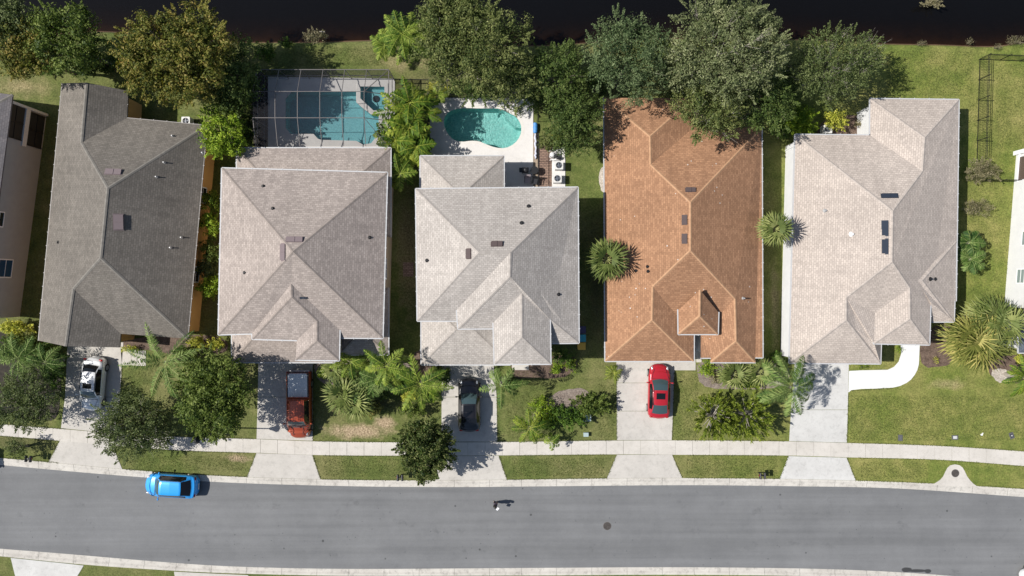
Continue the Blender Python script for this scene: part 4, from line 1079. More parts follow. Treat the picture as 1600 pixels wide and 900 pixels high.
    for sx in (.5-.17, -.5+.19):
        for s_ in (-1, 1):
            wb = MB(); rr = .34 if not pickup else .39; yy = s_*(hw-.10)
            c_ = Vector((sx*L, yy, rr)); wb.cyl(c_, rr, -.11, .11, 24, 'y'); wo = wb.build('wheel', M_TYRE, root)
            wb = MB(); wb.cyl(c_ + Vector((0, s_*.02, 0)), rr*.66, -.105, .105, 16, 'y'); wb.build('rim', M_RIM, wo)
    for s_ in (-1, 1):
        mb = MB(); mz = dz+.08; mb.beam((s1*L-.28, s_*(hw-.06), mz-.04), (s1*L-.30, s_*(hw+.10), mz), .05, .04)
        mb.ellipsoid((s1*L-.30, s_*(hw+.14), mz+.02), (.07, .12, .08), 8, 6); mb.build('mirror', body, root, True)
        mb = MB(); mb.ellipsoid(((s0-.085)*L, s_*hw*.70, dz-.185 if not pickup else dz-.22), (.20, .09, .06), 12, 8); ob = mb.build('headlight', M_LAMP, root, True)
        mb = MB(); zt_ = (tz-.14) if not tall else tz-.25
        if pickup: mb.box(-.5*L-.0, -.485*L, s_*hw*.93-.07, s_*hw*.93+.07, .72, 1.02)
        else: mb.ellipsoid((-.455*L, s_*hw*.72, zt_), (.09, .17, .06), 12, 8)
        mb.build('tail_light', M_TAIL, root, True)
    mb = MB(); mb.box(-.5*L-.02, -.5*L+.01, -.26, .26, .45, .57); mb.build('number_plate', M_WHITE, root)
    # shut lines between bonnet and wings, boot lid line
    mb = MB()
    for s_ in (-1, 1):
        mb.beam(((s1+.005)*L, s_*hw*.80, dz+.045), ((s0-.09)*L, s_*hw*.52, dz-.075), .018, .02)
        if pickup: mb.beam(((s1-.0)*L, s_*hw*.45, dz+.07), ((s0-.06)*L, s_*hw*.40, dz-.04), .03, .03)
    mb.beam((s1*L+.02, -hw*.8, dz+.06), (s1*L+.02, hw*.8, dz+.06), .03, .03)
    mb.build('bonnet_seam', M_BLKP, root)
    if ribs:
        mb = MB()
        for y in (-.42, -.21, 0, .21, .42): mb.beam((s2*L-.1, y, H+.02), (s3*L+.1, y, H+.01), .035, .03)
        mb.build('roof_rib', body, root)
    for s_ in (-1, 1):
        mb = MB(); mb.beam((s2*L, s_*hw*(roofw-.03), H+.0), (s3*L, s_*hw*(roofw-.04), H-.01), .035, .05); mb.build('roof_rail', M_BLKP if not pickup else body, root)
    return root, s3
car('parked_car', 'bright blue hatchback parked on the street against the upper kerb', 264.8, 760.3, (-1, .055), 4.55, 1.95, 1.58, paint('blue car paint', (.03, .34, .82)), (.235, .12, .41, .16), tall=1, group='parked cars', hood_z=.98, roofw=.66)
car('parked_car', 'white saloon parked nose to the street in the leftmost driveway', 142.5, 600.5, (-.09, -1), 4.65, 1.86, 1.46, paint('white car paint', (.78, .78, .78)), (.24, .145, .36, .13), sunroof=(.44, .53, .36), group='parked cars')
car('parked_car', 'black car with glass roof parked beside the glossy dark tree', 733, 633.5, (.0, 1), 4.62, 1.88, 1.50, paint('black car paint', (.012, .011, .013)), (.27, .18, .27, .20), sunroof=(.48, .60, .42), group='parked cars')
car('parked_car', 'red saloon parked nose to the garage of the orange roofed house', 1030.5, 612, (.025, 1), 4.70, 1.86, 1.44, paint('red car paint', (.42, .016, .026)), (.27, .19, .27, .18), rwg=M_WSGLASS, sunroof=(.51, .62, .37), group='parked cars')
tr_, s3 = car('pickup_truck', 'copper orange pickup truck with a white cover over its bed', 465.5, 634, (.005, -1), 5.75, 2.02, 1.88, paint('copper truck paint', (.36, .062, .022), .3, .35), (.185, .10, .315, .02), pickup=True, ribs=True, group='parked cars', roofw=.74, zpx=1.15, cat='pickup truck')
mb = MB(); L_ = 5.75; x0, x1 = (-.478)*L_, (s3-.03)*L_
ptsb = smooth_poly([(x0, -.80), (x1, -.80), (x1, .80), (x0, .80)], 0); bev = .12
pp = [(x0+bev, -.82), (x1-.02, -.82), (x1-.02, .82), (x0+bev, .82), (x0, .82-bev), (x0, -.82+bev)]
slab(mb, pp, 1.20, .10); o = mb.build('bed_cover', mat('white vinyl', (.62, .64, .66), .5), tr_)
mb = MB()
for y in (-.87, .87): mb.beam((x0-.08, y, 1.15), (x1, y, 1.15), .09, .06)
mb.beam((x0-.09, -.8, 1.13), (x0-.09, .8, 1.13), .07, .06); mb.build('bed_rail', M_BLKP, tr_)
mb = MB(); mb.box(-.515*L_, -.49*L_, -.85, .85, .48, .62); mb.build('rear_bumper', M_RIM, tr_)
car('parked_car', 'white car at the lower right corner, cut off to a single front corner', 1645, 905, (-1, -.08), 4.7, 1.85, 1.45, paint('white car paint', (.8, .8, .8)), (.25, .16, .32, .16), group='parked cars', zpx=.9)
car('parked_car', 'dark car beyond the left edge whose shadow reaches onto the road', -62, 716, (-1, .10), 4.6, 1.85, 1.5, paint('black car paint', (.012, .011, .013)), (.25, .16, .32, .16), group='parked cars', zpx=.9)

# ------------------------------------------------------------------ street things
def mailbox(u, v, label, rz):
    root = empty('mailbox', P(u, v, 0), label, 'mailbox', 'twin mailboxes along the upper kerb', rz)
    m = MB(); m.beam((0, 0, 0), (0, 0, 1.05), .09, .09); m.beam((0, 0, 1.05), (0, 0, 1.12), .12, .12); m.build('post', M_BLK, root)
    m = MB(); m.beam((-.3, 0, .92), (.3, 0, .92), .06, .07); m.build('crossbar', M_BLK, root)
    for s_ in (-1, 1):
        m = MB(); prof = [(-.09, 0), (.09, 0), (.09, .12), (.064, .18), (0, .21), (-.064, .18), (-.09, .12)]; n = len(prof)
        cx = s_*.19
        m.v = [(cx+p[0], -.27, .96+p[1]) for p in prof] + [(cx+p[0], .24, .96+p[1]) for p in prof]
        m.f = [tuple(range(n)), tuple(reversed(range(n, 2*n)))] + [((i+1) % n, i, n+i, n+(i+1) % n) for i in range(n)]
        bx = m.build('box', M_BLKP, root)
        d_ = MB(); d_.beam((cx, -.285, .965), (cx, -.285, 1.12), .17, .02); d_.build('door', M_BLK, bx)
        fl = MB(); fl.beam((cx+s_*.10, -.05, 1.06), (cx+s_*.10, .1, 1.06), .015, .05); fl.build('flag', mat('mailbox flag', (.4, .02, .02), .5), bx)
mailbox(57, 712, 'black twin mailbox on a post left of the leftmost driveway', R(-5))
mailbox(628, 741, 'black twin mailbox on a post next to the glossy dark tree', R(0))
mailbox(1185, 738, 'black twin mailbox on a post left of the palest driveway', R(2))

def manhole(u, v, z, label, r=.36):
    root = empty('manhole_cover', P(u, v, 0) + Vector((0, 0, z)), label, 'manhole cover', 'round manhole covers')
    m = MB(); m.cyl((0, 0, 0), r*1.12, 0, .008, 32); m.build('rim', mat('manhole ring', (.14, .13, .125), .7), root)
    m = MB(); m.cyl((0, 0, 0), r, 0, .016, 32)
    for i in range(-3, 4):
        l_ = math.sqrt(max(r*r*.8-(i*.09)**2, 0)); m.beam((-l_, i*.09, .018), (l_, i*.09, .018), .025, .012)
    m.build('lid', M_IRON, root)
manhole(949, 822.5, -.10, 'dark round manhole cover in the asphalt of the road', .33)
manhole(1492.3, 739.3, .03, 'rusty round manhole cover in the bell shaped concrete apron', .31)
M_BOXG = mat('grey polymer box', (.10, .10, .105), .6); M_LIDW = mat('meter lid', (.52, .52, .52), .6)
for (u, v, rz, lid, lb) in ((1406.5, 684, 0, M_BOXG, 'dark grey upright meter box lid in the lawn nearest the pale driveway'), (1491.8, 683.3, 90, M_LIDW, 'grey meter box with a pale lid in the lawn, middle one of three'), (1580.3, 680.5, 18, mat('meter dark lid', (.05, .05, .06), .5), 'tilted dark meter box in the lawn nearest the right edge')):
    root = empty('meter_box', P(u, v, 0), lb, 'meter box', 'meter boxes in the lawn', R(rz))
    m = MB(); m.box(-.19, .19, -.27, .27, 0, .05); m.build('frame', M_BOXG, root); m = MB(); m.box(-.12, .12, -.17, .17, .04, .062); m.build('lid', lid, root)
    if lid is not M_LIDW: m = MB(); m.box(-.05, .05, -.05, .06, .06, .075); m.build('reader', M_LIDW if rz else M_RIM, root)
root = empty('survey_marker', P(1533.5, 679, 0), 'tiny white plastic marker lying in the lawn between two meter boxes', 'marker', rz=R(40)); m = MB(); m.cyl((0, 0, 0), .09, 0, .06, 10); m.beam((0, 0, .03), (.2, .04, .03), .06, .05); m.build('cap', M_WHITE, root)

def ac(u, v, label, rz=0):
    root = empty('air_conditioner', P(u, v, 0) + Vector((0, 0, .06)), label, 'air conditioner', 'outdoor air conditioners', rz)
    m = MB(); b = .36; pts = [(-b+.05, -b), (b-.05, -b), (b, -b+.05), (b, b-.05), (b-.05, b), (-b+.05, b), (-b, b-.05), (-b, -b+.05)]
    circ = [(.27*math.cos(t), .27*math.sin(t)) for t in np.linspace(0, 2*math.pi, 24, endpoint=False)]
    slab(m, pts, .78, .78, [circ]); m.build('cabinet', mat('ac cabinet', (.62, .61, .59), .5), root)
    m = MB(); m.cyl((0, 0, 0), .265, .60, .64, 24); m.build('fan_well', mat('fan well', (.05, .06, .08), .5), root)
    m = MB()
    for i in range(4):
        t = i*math.pi/2+.3; m.beam((0, 0, .70), (.24*math.cos(t), .24*math.sin(t), .70), .10, .015)
    m.cyl((0, 0, 0), .07, .66, .74, 12); m.build('fan', mat('fan blade', (.14, .16, .2), .4), root)
    m = MB()
    for r_ in (.12, .20, .265):
        m.tube([(r_*math.cos(t), r_*math.sin(t), .79) for t in np.linspace(0, 2*math.pi, 25)], .007, 4)
    m.beam((-.27, 0, .79), (.27, 0, .79), .012, .012); m.beam((0, -.27, .79), (0, .27, .79), .012, .012); m.build('fan_guard', M_RIM, root)
ac(872.4, 260.7, 'air conditioner on the pad beside the paver strip, the upper one'); ac(870, 281, 'air conditioner on the pad beside the paver strip, nearest the roof')
ac(1287, 205, 'air conditioner beside the yellow shrub behind the beige roofed house'); ac(297, 192.5, 'air conditioner at the back corner of the ochre house')
# pool equipment
root = empty('pool_pump', P(866.5, 246, 0) + Vector((0, 0, .06)), 'white pool pump and filter with pipes on the equipment pad', 'pool pump')
m = MB(); m.cyl((-.25, .1, 0), .22, 0, .75, 16); m.ellipsoid((-.25, .1, .75), (.22, .22, .12)); m.build('filter_tank', mat('filter plastic', (.66, .66, .66), .4), root, True)
m = MB(); m.ellipsoid((.3, -.1, .25), (.28, .15, .15)); m.build('pump', M_BLKP, root, True)
m = MB(); m.tube([(-.25, .3, .5), (-.25, .5, .5), (.2, .5, .5), (.4, .5, .2), (.4, -.05, .2)], .04, 8); m.tube([(-.4, -.3, .1), (-.4, -.3, .5), (.1, -.3, .5), (.1, -.1, .3)], .04, 8); m.tube([(-.5, .45, .3), (-.1, .62, .3), (.5, .3, .3)], .04, 8); m.build('pipe', M_WHITE, root)
# pool cover roll
root = empty('pool_cover', P(836.8, 220, 0), 'rolled blue and pale pool cover lying along the pool deck edge', 'pool cover')
m = MB(); pts = [(rnd.uniform(-.05, .05), y, .19) for y in np.linspace(1.5, .65, 8)]; m.tube(pts, [.17, .2, .18, .21, .19, .2, .18, .16], 10); m.build('blue_roll', mat('blue cover', (.05, .22, .50), .5), root, True)
m = MB(); pts = [(rnd.uniform(-.05, .05), y, .16) for y in np.linspace(.66, -1.6, 16)]; m.tube(pts, [rnd.uniform(.07, .13) for _ in range(15)] + [.04], 10); m.build('pale_roll', mat('pale cover', (.48, .50, .60), .5), root, True)
# grill, tables and chairs
root = empty('barbecue_grill', P(820.5, 268.5, 0) + Vector((0, 0, .05)), 'black barbecue grill on the shaded patio by the pool', 'barbecue grill')
m = MB(); m.ellipsoid((0, 0, .95), (.28, .24, .2), 14, 8); m.build('lid', M_BLKP, root, True)
m = MB(); m.box(-.28, .28, -.22, .22, .55, .93); m.box(-.52, -.28, -.2, .2, .86, .9); m.build('cart', M_BLK, root)
for sx in (-.24, .24):
    for sy in (-.18, .18): m = MB(); m.beam((sx, sy, 0), (sx, sy, .56), .04, .04); m.build('leg', M_BLK, root)
root = empty('patio_table', P(834.5, 268, 0) + Vector((0, 0, .05)), 'small round black patio table beside the barbecue grill', 'patio table')
m = MB(); m.cyl((0, 0, 0), .34, .68, .72, 24); m.build('table_top', M_BLK, root); m = MB(); m.cyl((0, 0, 0), .04, 0, .68, 8); m.cyl((0, 0, 0), .2, 0, .03, 16); m.build('pedestal', M_BLK, root)
def chair(u, v, label, seatm, rz):
    root = empty('patio_chair', P(u, v, 0) + Vector((0, 0, .05)), label, 'patio chair', 'patio chairs by the house wall', rz)
    m = MB(); m.box(-.27, .27, -.25, .25, .38, .44); m.build('seat', seatm, root); m = MB(); m.beam((0, -.25, .42), (0, -.38, .9), .54, .05); m.build('backrest', seatm, root)
    for sx in (-.25, .25):
        for sy in (-.22, .22): m = MB(); m.beam((sx, sy, 0), (sx, sy, .39), .035, .035); m.build('leg', M_BLK, root)
        m = MB(); m.beam((sx, -.3, .62), (sx, .22, .60), .05, .03); m.build('armrest', M_BLK, root)
chair(824, 283, 'pale cushioned patio chair at the edge of the patio shade', mat('pale cushion', (.42, .36, .38), .8), R(180)); chair(834.8, 284.5, 'dark patio chair between the pale chair and the pavers', M_BLKP, R(170))
# wheelie bins
def bin_(u, v, c, label):
    root = empty('wheelie_bin', P(u, v, 1.0) - Vector((0, 0, 1.0)), label, 'wheelie bin', 'wheelie bins beside the house')
    m = MB(); a, b = .22, .29
    m.v = [(-a, -a, .05), (a, -a, .05), (a, a, .05), (-a, a, .05), (-b, -b, .95), (b, -b, .95), (b, b, .95), (-b, b, .95)]
    m.f = [(3, 2, 1, 0), (4, 5, 6, 7), (0, 1, 5, 4), (1, 2, 6, 5), (2, 3, 7, 6), (3, 0, 4, 7)]; m.build('bin_body', M_BLKP, root)
    m = MB(); m.box(-.31, .33, -.31, .31, .95, 1.0); m.beam((-.34, -.25, .97), (-.34, .25, .97), .05, .04); m.build('lid', c, root)
    for s_ in (-1, 1): m = MB(); m.cyl((-.24, s_*.27, .11), .11, -.03, .03, 12, 'y'); m.build('wheel', M_TYRE, root)
bin_(909.5, 515.5, mat('navy lid', (.04, .035, .09), .5), 'wheelie bin with a dark navy lid, farthest from the street of three'); bin_(909.5, 528.5, mat('teal lid', (.02, .25, .32), .5), 'wheelie bin with a teal lid between the navy and the yellow one'); bin_(909, 541, mat('yellow lid', (.55, .33, .04), .5), 'wheelie bin with a yellow lid, nearest the street of three')
# utility boxes in the front hedge
for (u, v, s_, lb) in ((915.5, 651, .35, 'pale green utility cabinet half inside the front hedge'), (915, 678, .2, 'small pale utility box on the lawn near the sidewalk')):
    root = empty('utility_cabinet', P(u, v, 0), lb, 'utility cabinet'); m = MB(); m.box(-s_, s_, -s_*.8, s_*.8, 0, s_*1.6); m.build('cabinet', mat('utility green', (.24, .31, .31), .5), root); m = MB(); m.box(-s_*1.08, s_*1.08, -s_*.88, s_*.88, s_*1.6, s_*1.72); m.build('lid', mat('utility lid', (.34, .42, .42), .5), root)
# street lamp in the leafy tree: its shadow crosses the second driveway
root = empty('street_lamp', P(349, 668, 0), 'street lamp hidden in the leafy green tree, its shadow lies on the driveway', 'street lamp')
m = MB(); m.tube([(0, 0, 0), (0, 0, .5), (0, 0, 4.6)], [.12, .07, .045], 10); m.build('pole', M_BLK, root)
m = MB(); m.tube([(0, 0, 4.55), (0, 0, 4.75), (0, 0, 5.15)], [.12, .16, .28], 8); m.tube([(0, 0, 5.15), (0, 0, 5.35)], [.30, .06], 8); m.build('lantern', M_BLK, root)
# thin gauge stick at the pond
root = empty('gauge_stick', P(509, 58, 0), 'thin pale stick standing in the pond edge beside the brushy shrub', 'stick'); m = MB(); m.beam((0, 0, -.6), (0, 0, 1.4), .07, .07); m.beam((-.2, 0, 1.3), (.25, 0, 1.25), .05, .05); m.build('stick', M_BARKP, root)

# ------------------------------------------------------------------ plants
def leaves(name, C, A, B, tint, p, parent):
    """C centres, A half-length axis, B half-width axis; a folded diamond per leaf"""
    n = len(C)
    if n == 0: return None
    V_ = np.empty((n, 4, 3), np.float32); V_[:, 0] = C - A; V_[:, 1] = C + B - A*.1; V_[:, 2] = C + A; V_[:, 3] = C - B - A*.1
    me = bpy.data.meshes.new(name); me.vertices.add(4*n); me.vertices.foreach_set('co', V_.ravel())
    me.loops.add(4*n); me.loops.foreach_set('vertex_index', np.arange(4*n, dtype=np.int32))
    me.polygons.add(n); me.polygons.foreach_set('loop_start', np.arange(0, 4*n, 4, dtype=np.int32)); me.polygons.foreach_set('loop_total', np.full(n, 4, np.int32))
    me.update(calc_edges=True)
    a_ = me.attributes.new('tint', 'FLOAT', 'POINT'); a_.data.foreach_set('value', np.repeat(np.clip(tint, 0, 1), 4).astype(np.float32))
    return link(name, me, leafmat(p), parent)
def unit(n):
    v = rs.normal(size=(n, 3)); return v/np.linalg.norm(v, axis=1, keepdims=True)
def norm(v): return v/np.maximum(np.linalg.norm(v, axis=1, keepdims=True), 1e-6)
def crown(lobes, size, dens, clump, parent, p, flat_=.35, spread=.20, aspect=.55, name='crown', gap=1.0, sprays=1.5):
    """lobes: (x,y,z,rx,ry,rz) in the tree's own frame. Leaf clumps over each lobe, looser leaves inside"""
    size *= .58; dens *= 2.7; clump *= .74; CC = []; AA = []; BB = []; TT = []; tips = []
    for (x, y, z, rx, ry, rz) in lobes:
        area = math.pi*rx*ry*2.6
        nc = max(7, int(area/(clump*clump*2.2)*gap))
        d = unit(nc*2); d = d[d[:, 2] > -.45][:nc]; nc = len(d)
        rad = rs.uniform(.62, 1.05, (nc, 1))
        rad *= 1 + .16*np.sin(d[:, :1]*5 + x) * np.cos(d[:, 1:2]*6 + y)
        cen = np.array([x, y, z]) + d*rad*np.array([rx, ry, rz])
        tips += [tuple(c_) for c_ in cen]
        nl = int(area*dens/nc)
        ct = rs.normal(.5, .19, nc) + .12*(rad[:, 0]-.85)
        for c_, t_, dd in zip(cen, ct, d):
            m_ = max(4, int(nl*rs.uniform(.55, 1.45))); cr = clump*rs.uniform(.65, 1.25)
            off = unit(m_)*(rs.uniform(0, 1, (m_, 1))**.45)*cr*np.array([1, 1, .62])
            q = c_ + off; nr_ = norm(off/cr*1.15 + dd*.4 + np.array([0, 0, flat_]) + rs.normal(size=(m_, 3))*.45)
            ax = norm(np.cross(nr_, unit(m_))); bx = np.cross(nr_, ax)
            L_ = size*rs.uniform(.6, 1.35, (m_, 1))/2
            CC.append(q); AA.append(ax*L_); BB.append(bx*L_*aspect); TT.append(t_ + rs.normal(0, spread, m_))
        # leafy sprays reaching past the lobe
        ns = int(math.pi*(rx+ry)*sprays)
        for _ in range(ns):
            dd = unit(1)[0]; dd[2] = abs(dd[2])*.55 - .05; dd /= np.linalg.norm(dd); b0 = np.array([x, y, z]) + dd*np.array([rx, ry, rz])*.86; L0 = rs.uniform(.5, 1.0)*min(1, rx*.6); m_ = int(L0*dens*.75)+4
            s_ = rs.uniform(0, 1, (m_, 1)); dv = norm((dd + np.array([0, 0, .25]) + rs.normal(size=3)*.25)[None])[0]; q = b0 + dv*s_*L0 + unit(m_)*.13*(1.1-s_*.7)
            ax = norm(dv + unit(m_)*.9); bx = norm(np.cross(ax, norm(np.array([0, 0, 1.]) + unit(m_)*.6))); L_ = size*rs.uniform(.6, 1.2, (m_, 1))/2
            CC.append(q); AA.append(ax*L_); BB.append(bx*L_*aspect); TT.append(rs.normal(.62, .12, m_)); 
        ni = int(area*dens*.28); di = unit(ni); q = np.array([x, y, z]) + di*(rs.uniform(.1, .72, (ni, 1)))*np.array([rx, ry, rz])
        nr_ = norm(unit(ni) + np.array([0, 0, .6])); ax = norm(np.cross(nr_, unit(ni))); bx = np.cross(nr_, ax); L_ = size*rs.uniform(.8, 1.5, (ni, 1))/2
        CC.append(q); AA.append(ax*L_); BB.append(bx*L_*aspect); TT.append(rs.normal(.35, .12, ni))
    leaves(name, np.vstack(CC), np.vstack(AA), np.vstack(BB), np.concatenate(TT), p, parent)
    return tips
def trunk(parent, h, r, tips, nlimb, bark=M_BARK, twigs=0):
    m = MB(); top = h*.45; lean = (rnd.uniform(-.2, .2), rnd.uniform(-.2, .2))
    m.tube([(0, 0, -.15), (0, 0, .2), (lean[0]*.5, lean[1]*.5, top*.6), (lean[0], lean[1], top), (lean[0]*1.4, lean[1]*1.4, h*.72)], [r*1.5, r, r*.85, r*.7, r*.3], 9)
    tp = list(tips); rnd.shuffle(tp)
    for t_ in tp[:nlimb]:
        t_ = Vector(t_); z0 = min(top*rnd.uniform(.8, 1.2), t_.z*.85); a = Vector((lean[0], lean[1], z0)); b = a.lerp(t_, .5) + Vector((rnd.uniform(-.2, .2), rnd.uniform(-.2, .2), .25))
        m.tube([a, b, t_], [r*.38, r*.22, r*.06], 5, False)
        for _ in range(twigs):
            e = t_ + Vector((rnd.uniform(-.6, .6), rnd.uniform(-.6, .6), rnd.uniform(.0, .45))); m.tube([b.lerp(t_, .6), e], [r*.09, r*.02], 4, False)
    m.build('trunk', bark, parent)
TG = 'trees on the bank of the pond'; FG = 'trees in the front yards'; PG = 'palms in the yards'; SG = 'shrubs in the yards'
def tree(u, v, rpx, zc, p, label, ry=None, group=TG, size=.30, dens=26, clump=.85, lobes=5, flatz=.62, nm='tree', nlimb=16, bark=M_BARK, twigs=1, gap=1.0, spread=.20, aspect=.55, cat='tree'):
    base = P(u, v, zc); k_ = (CAMH-zc)/FPX*1.10; rx = rpx*k_; ry_ = (ry or rpx)*k_; rz = min(rx, ry_)*flatz
    root = empty(nm, (base.x, base.y, 0), label, cat, group); lb = [(0, 0, zc+rz*.1, rx*.70, ry_*.70, rz)]
    a0 = rnd.uniform(0, 6)
    for i in range(lobes):
        a = a0 + i*2*math.pi/lobes + rnd.uniform(-.25, .25); q = rnd.uniform(.50, .62); s_ = rnd.uniform(.34, .46)
        lb.append((math.cos(a)*rx*q, math.sin(a)*ry_*q, zc + rz*rnd.uniform(-.35, .3), rx*s_, ry_*s_, rz*rnd.uniform(.5, .7)))
    tips = crown(lb, size, dens, clump, root, p, gap=gap, spread=spread, aspect=aspect); trunk(root, zc+rz*.5, max(.12, rx*.06), tips, nlimb, bark, twigs)
    return root
def shrub(u, v, rpx, h, p, label, ry=None, size=.2, dens=45, clump=.32, aspect=.5, group=SG, spread=.22, nm='shrub', twig=5, bark=M_BARK):
    base = P(u, v, h*.7); k_ = (CAMH-h*.7)/FPX; rx = rpx*k_; ry_ = (ry or rpx)*k_; root = empty(nm, (base.x, base.y, 0), label, 'shrub', group)
    lb = [(0, 0, h*.55, rx*.8, ry_*.8, h*.42)]
    for i in range(3):
        a = rnd.uniform(0, 6.3); lb.append((math.cos(a)*rx*.5, math.sin(a)*ry_*.5, h*rnd.uniform(.4, .6), rx*.5, ry_*.5, h*.35))
    tips = crown(lb, size, dens, clump, root, p, aspect=aspect, spread=spread); m = MB()
    for t_ in tips[:twig]: m.tube([(0, 0, -.05), (t_[0]*.4, t_[1]*.4, t_[2]*.6), t_], [.04, .025, .01], 4, False)
    m.build('stem', bark, root); return root
def frond_feather(root_pt, az, el, L_, droop, nleaf, ll, wd, tw, acc, t0, hang=.35):
    """arching rachis with two rows of leaflets; appended to acc"""
    n = 12; pts = []; p = np.array(root_pt, float); e = el
    for i in range(n+1):
        pts.append(p.copy()); st = L_/n; p = p + st*np.array([math.cos(az)*math.cos(e), math.sin(az)*math.cos(e), math.sin(e)]); e -= droop/n
    pts = np.array(pts); s = np.linspace(.12, 1, nleaf); idx = s*n; i0 = np.minimum(idx.astype(int), n-1); fr_ = (idx-i0)[:, None]
    pos = pts[i0]*(1-fr_) + pts[i0+1]*fr_; d = norm(pts[i0+1]-pts[i0]); side = np.array([-math.sin(az), math.cos(az), 0])
    for sg in (-1, 1):
        k_ = rs.normal(0, .12, (nleaf, 1)); dirn = norm(d*(.75+k_) + side*sg + np.array([0, 0, -hang]) + rs.normal(0, .20, (nleaf, 3)))
        ln = ll*np.sin(np.clip(s*.92+.12, 0, 1)*math.pi)[:, None]**.6*rs.uniform(.85, 1.1, (nleaf, 1)) + .12
        nr_ = norm(np.cross(dirn, d)); wv = norm(np.cross(dirn, nr_))*wd
        acc[0].append(pos + dirn*ln*.5); acc[1].append(dirn*ln*.5); acc[2].append(wv); acc[3].append(np.clip(rs.normal(t0, .16, nleaf), 0, 1))
    # rachis as thin quads
    seg = (pts[1:]+pts[:-1])/2; dv = (pts[1:]-pts[:-1])*.55; acc[0].append(seg); acc[1].append(dv); acc[2].append(np.tile(side*.028, (n, 1))); acc[3].append(np.full(n, .9))
def palm_feather(u, v, rpx, h, p, label, nf=16, ll=.75, wd=.055, stems=1, group=PG, el=(.1, 1.0), nleaf=34, droop=1.5, nm='palm_tree', hang=.35, spreadstem=.5, bark=M_BARKP, azr=None):
    base = P(u, v, h); k_ = (CAMH-h)/FPX; root = empty(nm, (base.x, base.y, 0), label, 'palm tree', group); acc = [[], [], [], []]; tm = MB()
    for s_ in range(stems):
        a = rnd.uniform(0, 6.3); ro = spreadstem*rnd.uniform(.4, 1) if stems > 1 else 0; hx = h*(rnd.uniform(.7, 1) if stems > 1 else 1); tx, ty = math.cos(a)*ro, math.sin(a)*ro
        tm.tube([(tx*.3, ty*.3, -.1), (tx*.6, ty*.6, hx*.5), (tx, ty, hx)], [.13, .09, .07] if stems > 1 else [.2, .15, .11], 8)
        nf_ = max(7, int(nf*.85))
        for i in range(nf_):
            e = rnd.uniform(*el); az_ = (azr[0] + (azr[1]-azr[0])*i/nf if azr else i*2.39996) + rnd.uniform(-.15, .15)
            frond_feather((tx, ty, hx), az_, e, rpx*k_*1.16/max(.62, math.cos(e*.45))*rnd.uniform(.8, 1.12), droop*rnd.uniform(.8, 1.2), int(nleaf*1.0), ll*.70, wd*.52, 0, acc, rnd.uniform(.15, .80), hang+.3)
    leaves('crown', *[np.vstack(q) if i < 3 else np.concatenate(q) for i, q in enumerate(acc)], p, root)
    tm.build('trunk', bark, root); return root
def palm_fan(u, v, rpx, h, p, label, nf=30, group=PG, seg=11, nm='fan_palm', fs=.66, deadfrac=.1, offs=((0, 0),), wd=.062):
    base = P(u, v, h); k_ = (CAMH-h)/FPX; R_ = rpx*k_*1.18; root = empty(nm, (base.x, base.y, 0), label, 'palm tree', group); acc = [[], [], [], []]; tm = MB()
    nf = int(nf*.64)
    for (ox, oy) in offs:
        tm.tube([(ox*.6, oy*.6, -.1), (ox, oy, h*.5), (ox, oy, h)], [.24, .19, .17], 9)
        for i in range(nf):
            az = i*2.39996 + rnd.uniform(-.2, .2); f = (i+.5)/nf; e = 1.25 - 1.6*f + rnd.uniform(-.1, .1); pl = R_*(1-fs)*rnd.uniform(.85, 1.1)
            d = np.array([math.cos(az)*math.cos(e), math.sin(az)*math.cos(e), math.sin(e)]); c0 = np.array([ox, oy, h]) + d*pl; side = np.array([-math.sin(az), math.cos(az), 0.0]); e2 = e-.5
            d2 = np.array([math.cos(az)*math.cos(e2), math.sin(az)*math.cos(e2), math.sin(e2)]); th = np.linspace(-1.35, 1.35, seg)[:, None] + rs.normal(0, .04, (seg, 1)); ln = R_*fs*(.78+.22*np.cos(th*.7))*rs.uniform(.9, 1.1, (seg, 1))
            dr = norm(np.cos(th)*d2 + np.sin(th)*side + np.array([0, 0, -.12])*np.abs(np.sin(th))); nrm = np.cross(d2, side); wv = norm(np.cross(dr, np.tile(nrm, (seg, 1))))
            t0 = rnd.uniform(.12, .72) + (.3 if rnd.random() < deadfrac else 0)
            inner = c0 + dr*ln*.27; acc[0].append(inner + dr*ln*.0); acc[1].append(dr*ln*.30); acc[2].append(wv*wd*1.3 + nrm*.012); acc[3].append(rs.normal(t0, .08, seg))
            outp = c0 + norm(dr + np.array([0, 0, -.16]))*ln*.70; acc[0].append(outp); acc[1].append(norm(dr + np.array([0, 0, -.30]))*ln*.32); acc[2].append(wv*wd*.85); acc[3].append(rs.normal(t0+.1, .1, seg))
            acc[0].append(((np.array([ox, oy, h])+c0)/2)[None]); acc[1].append((d*pl*.5)[None]); acc[2].append((side*.03)[None]); acc[3].append(np.array([.85]))
    leaves('crown', *[np.vstack(q) if i < 3 else np.concatenate(q) for i, q in enumerate(acc)], p, root); tm.build('trunk', M_BARK, root); return root
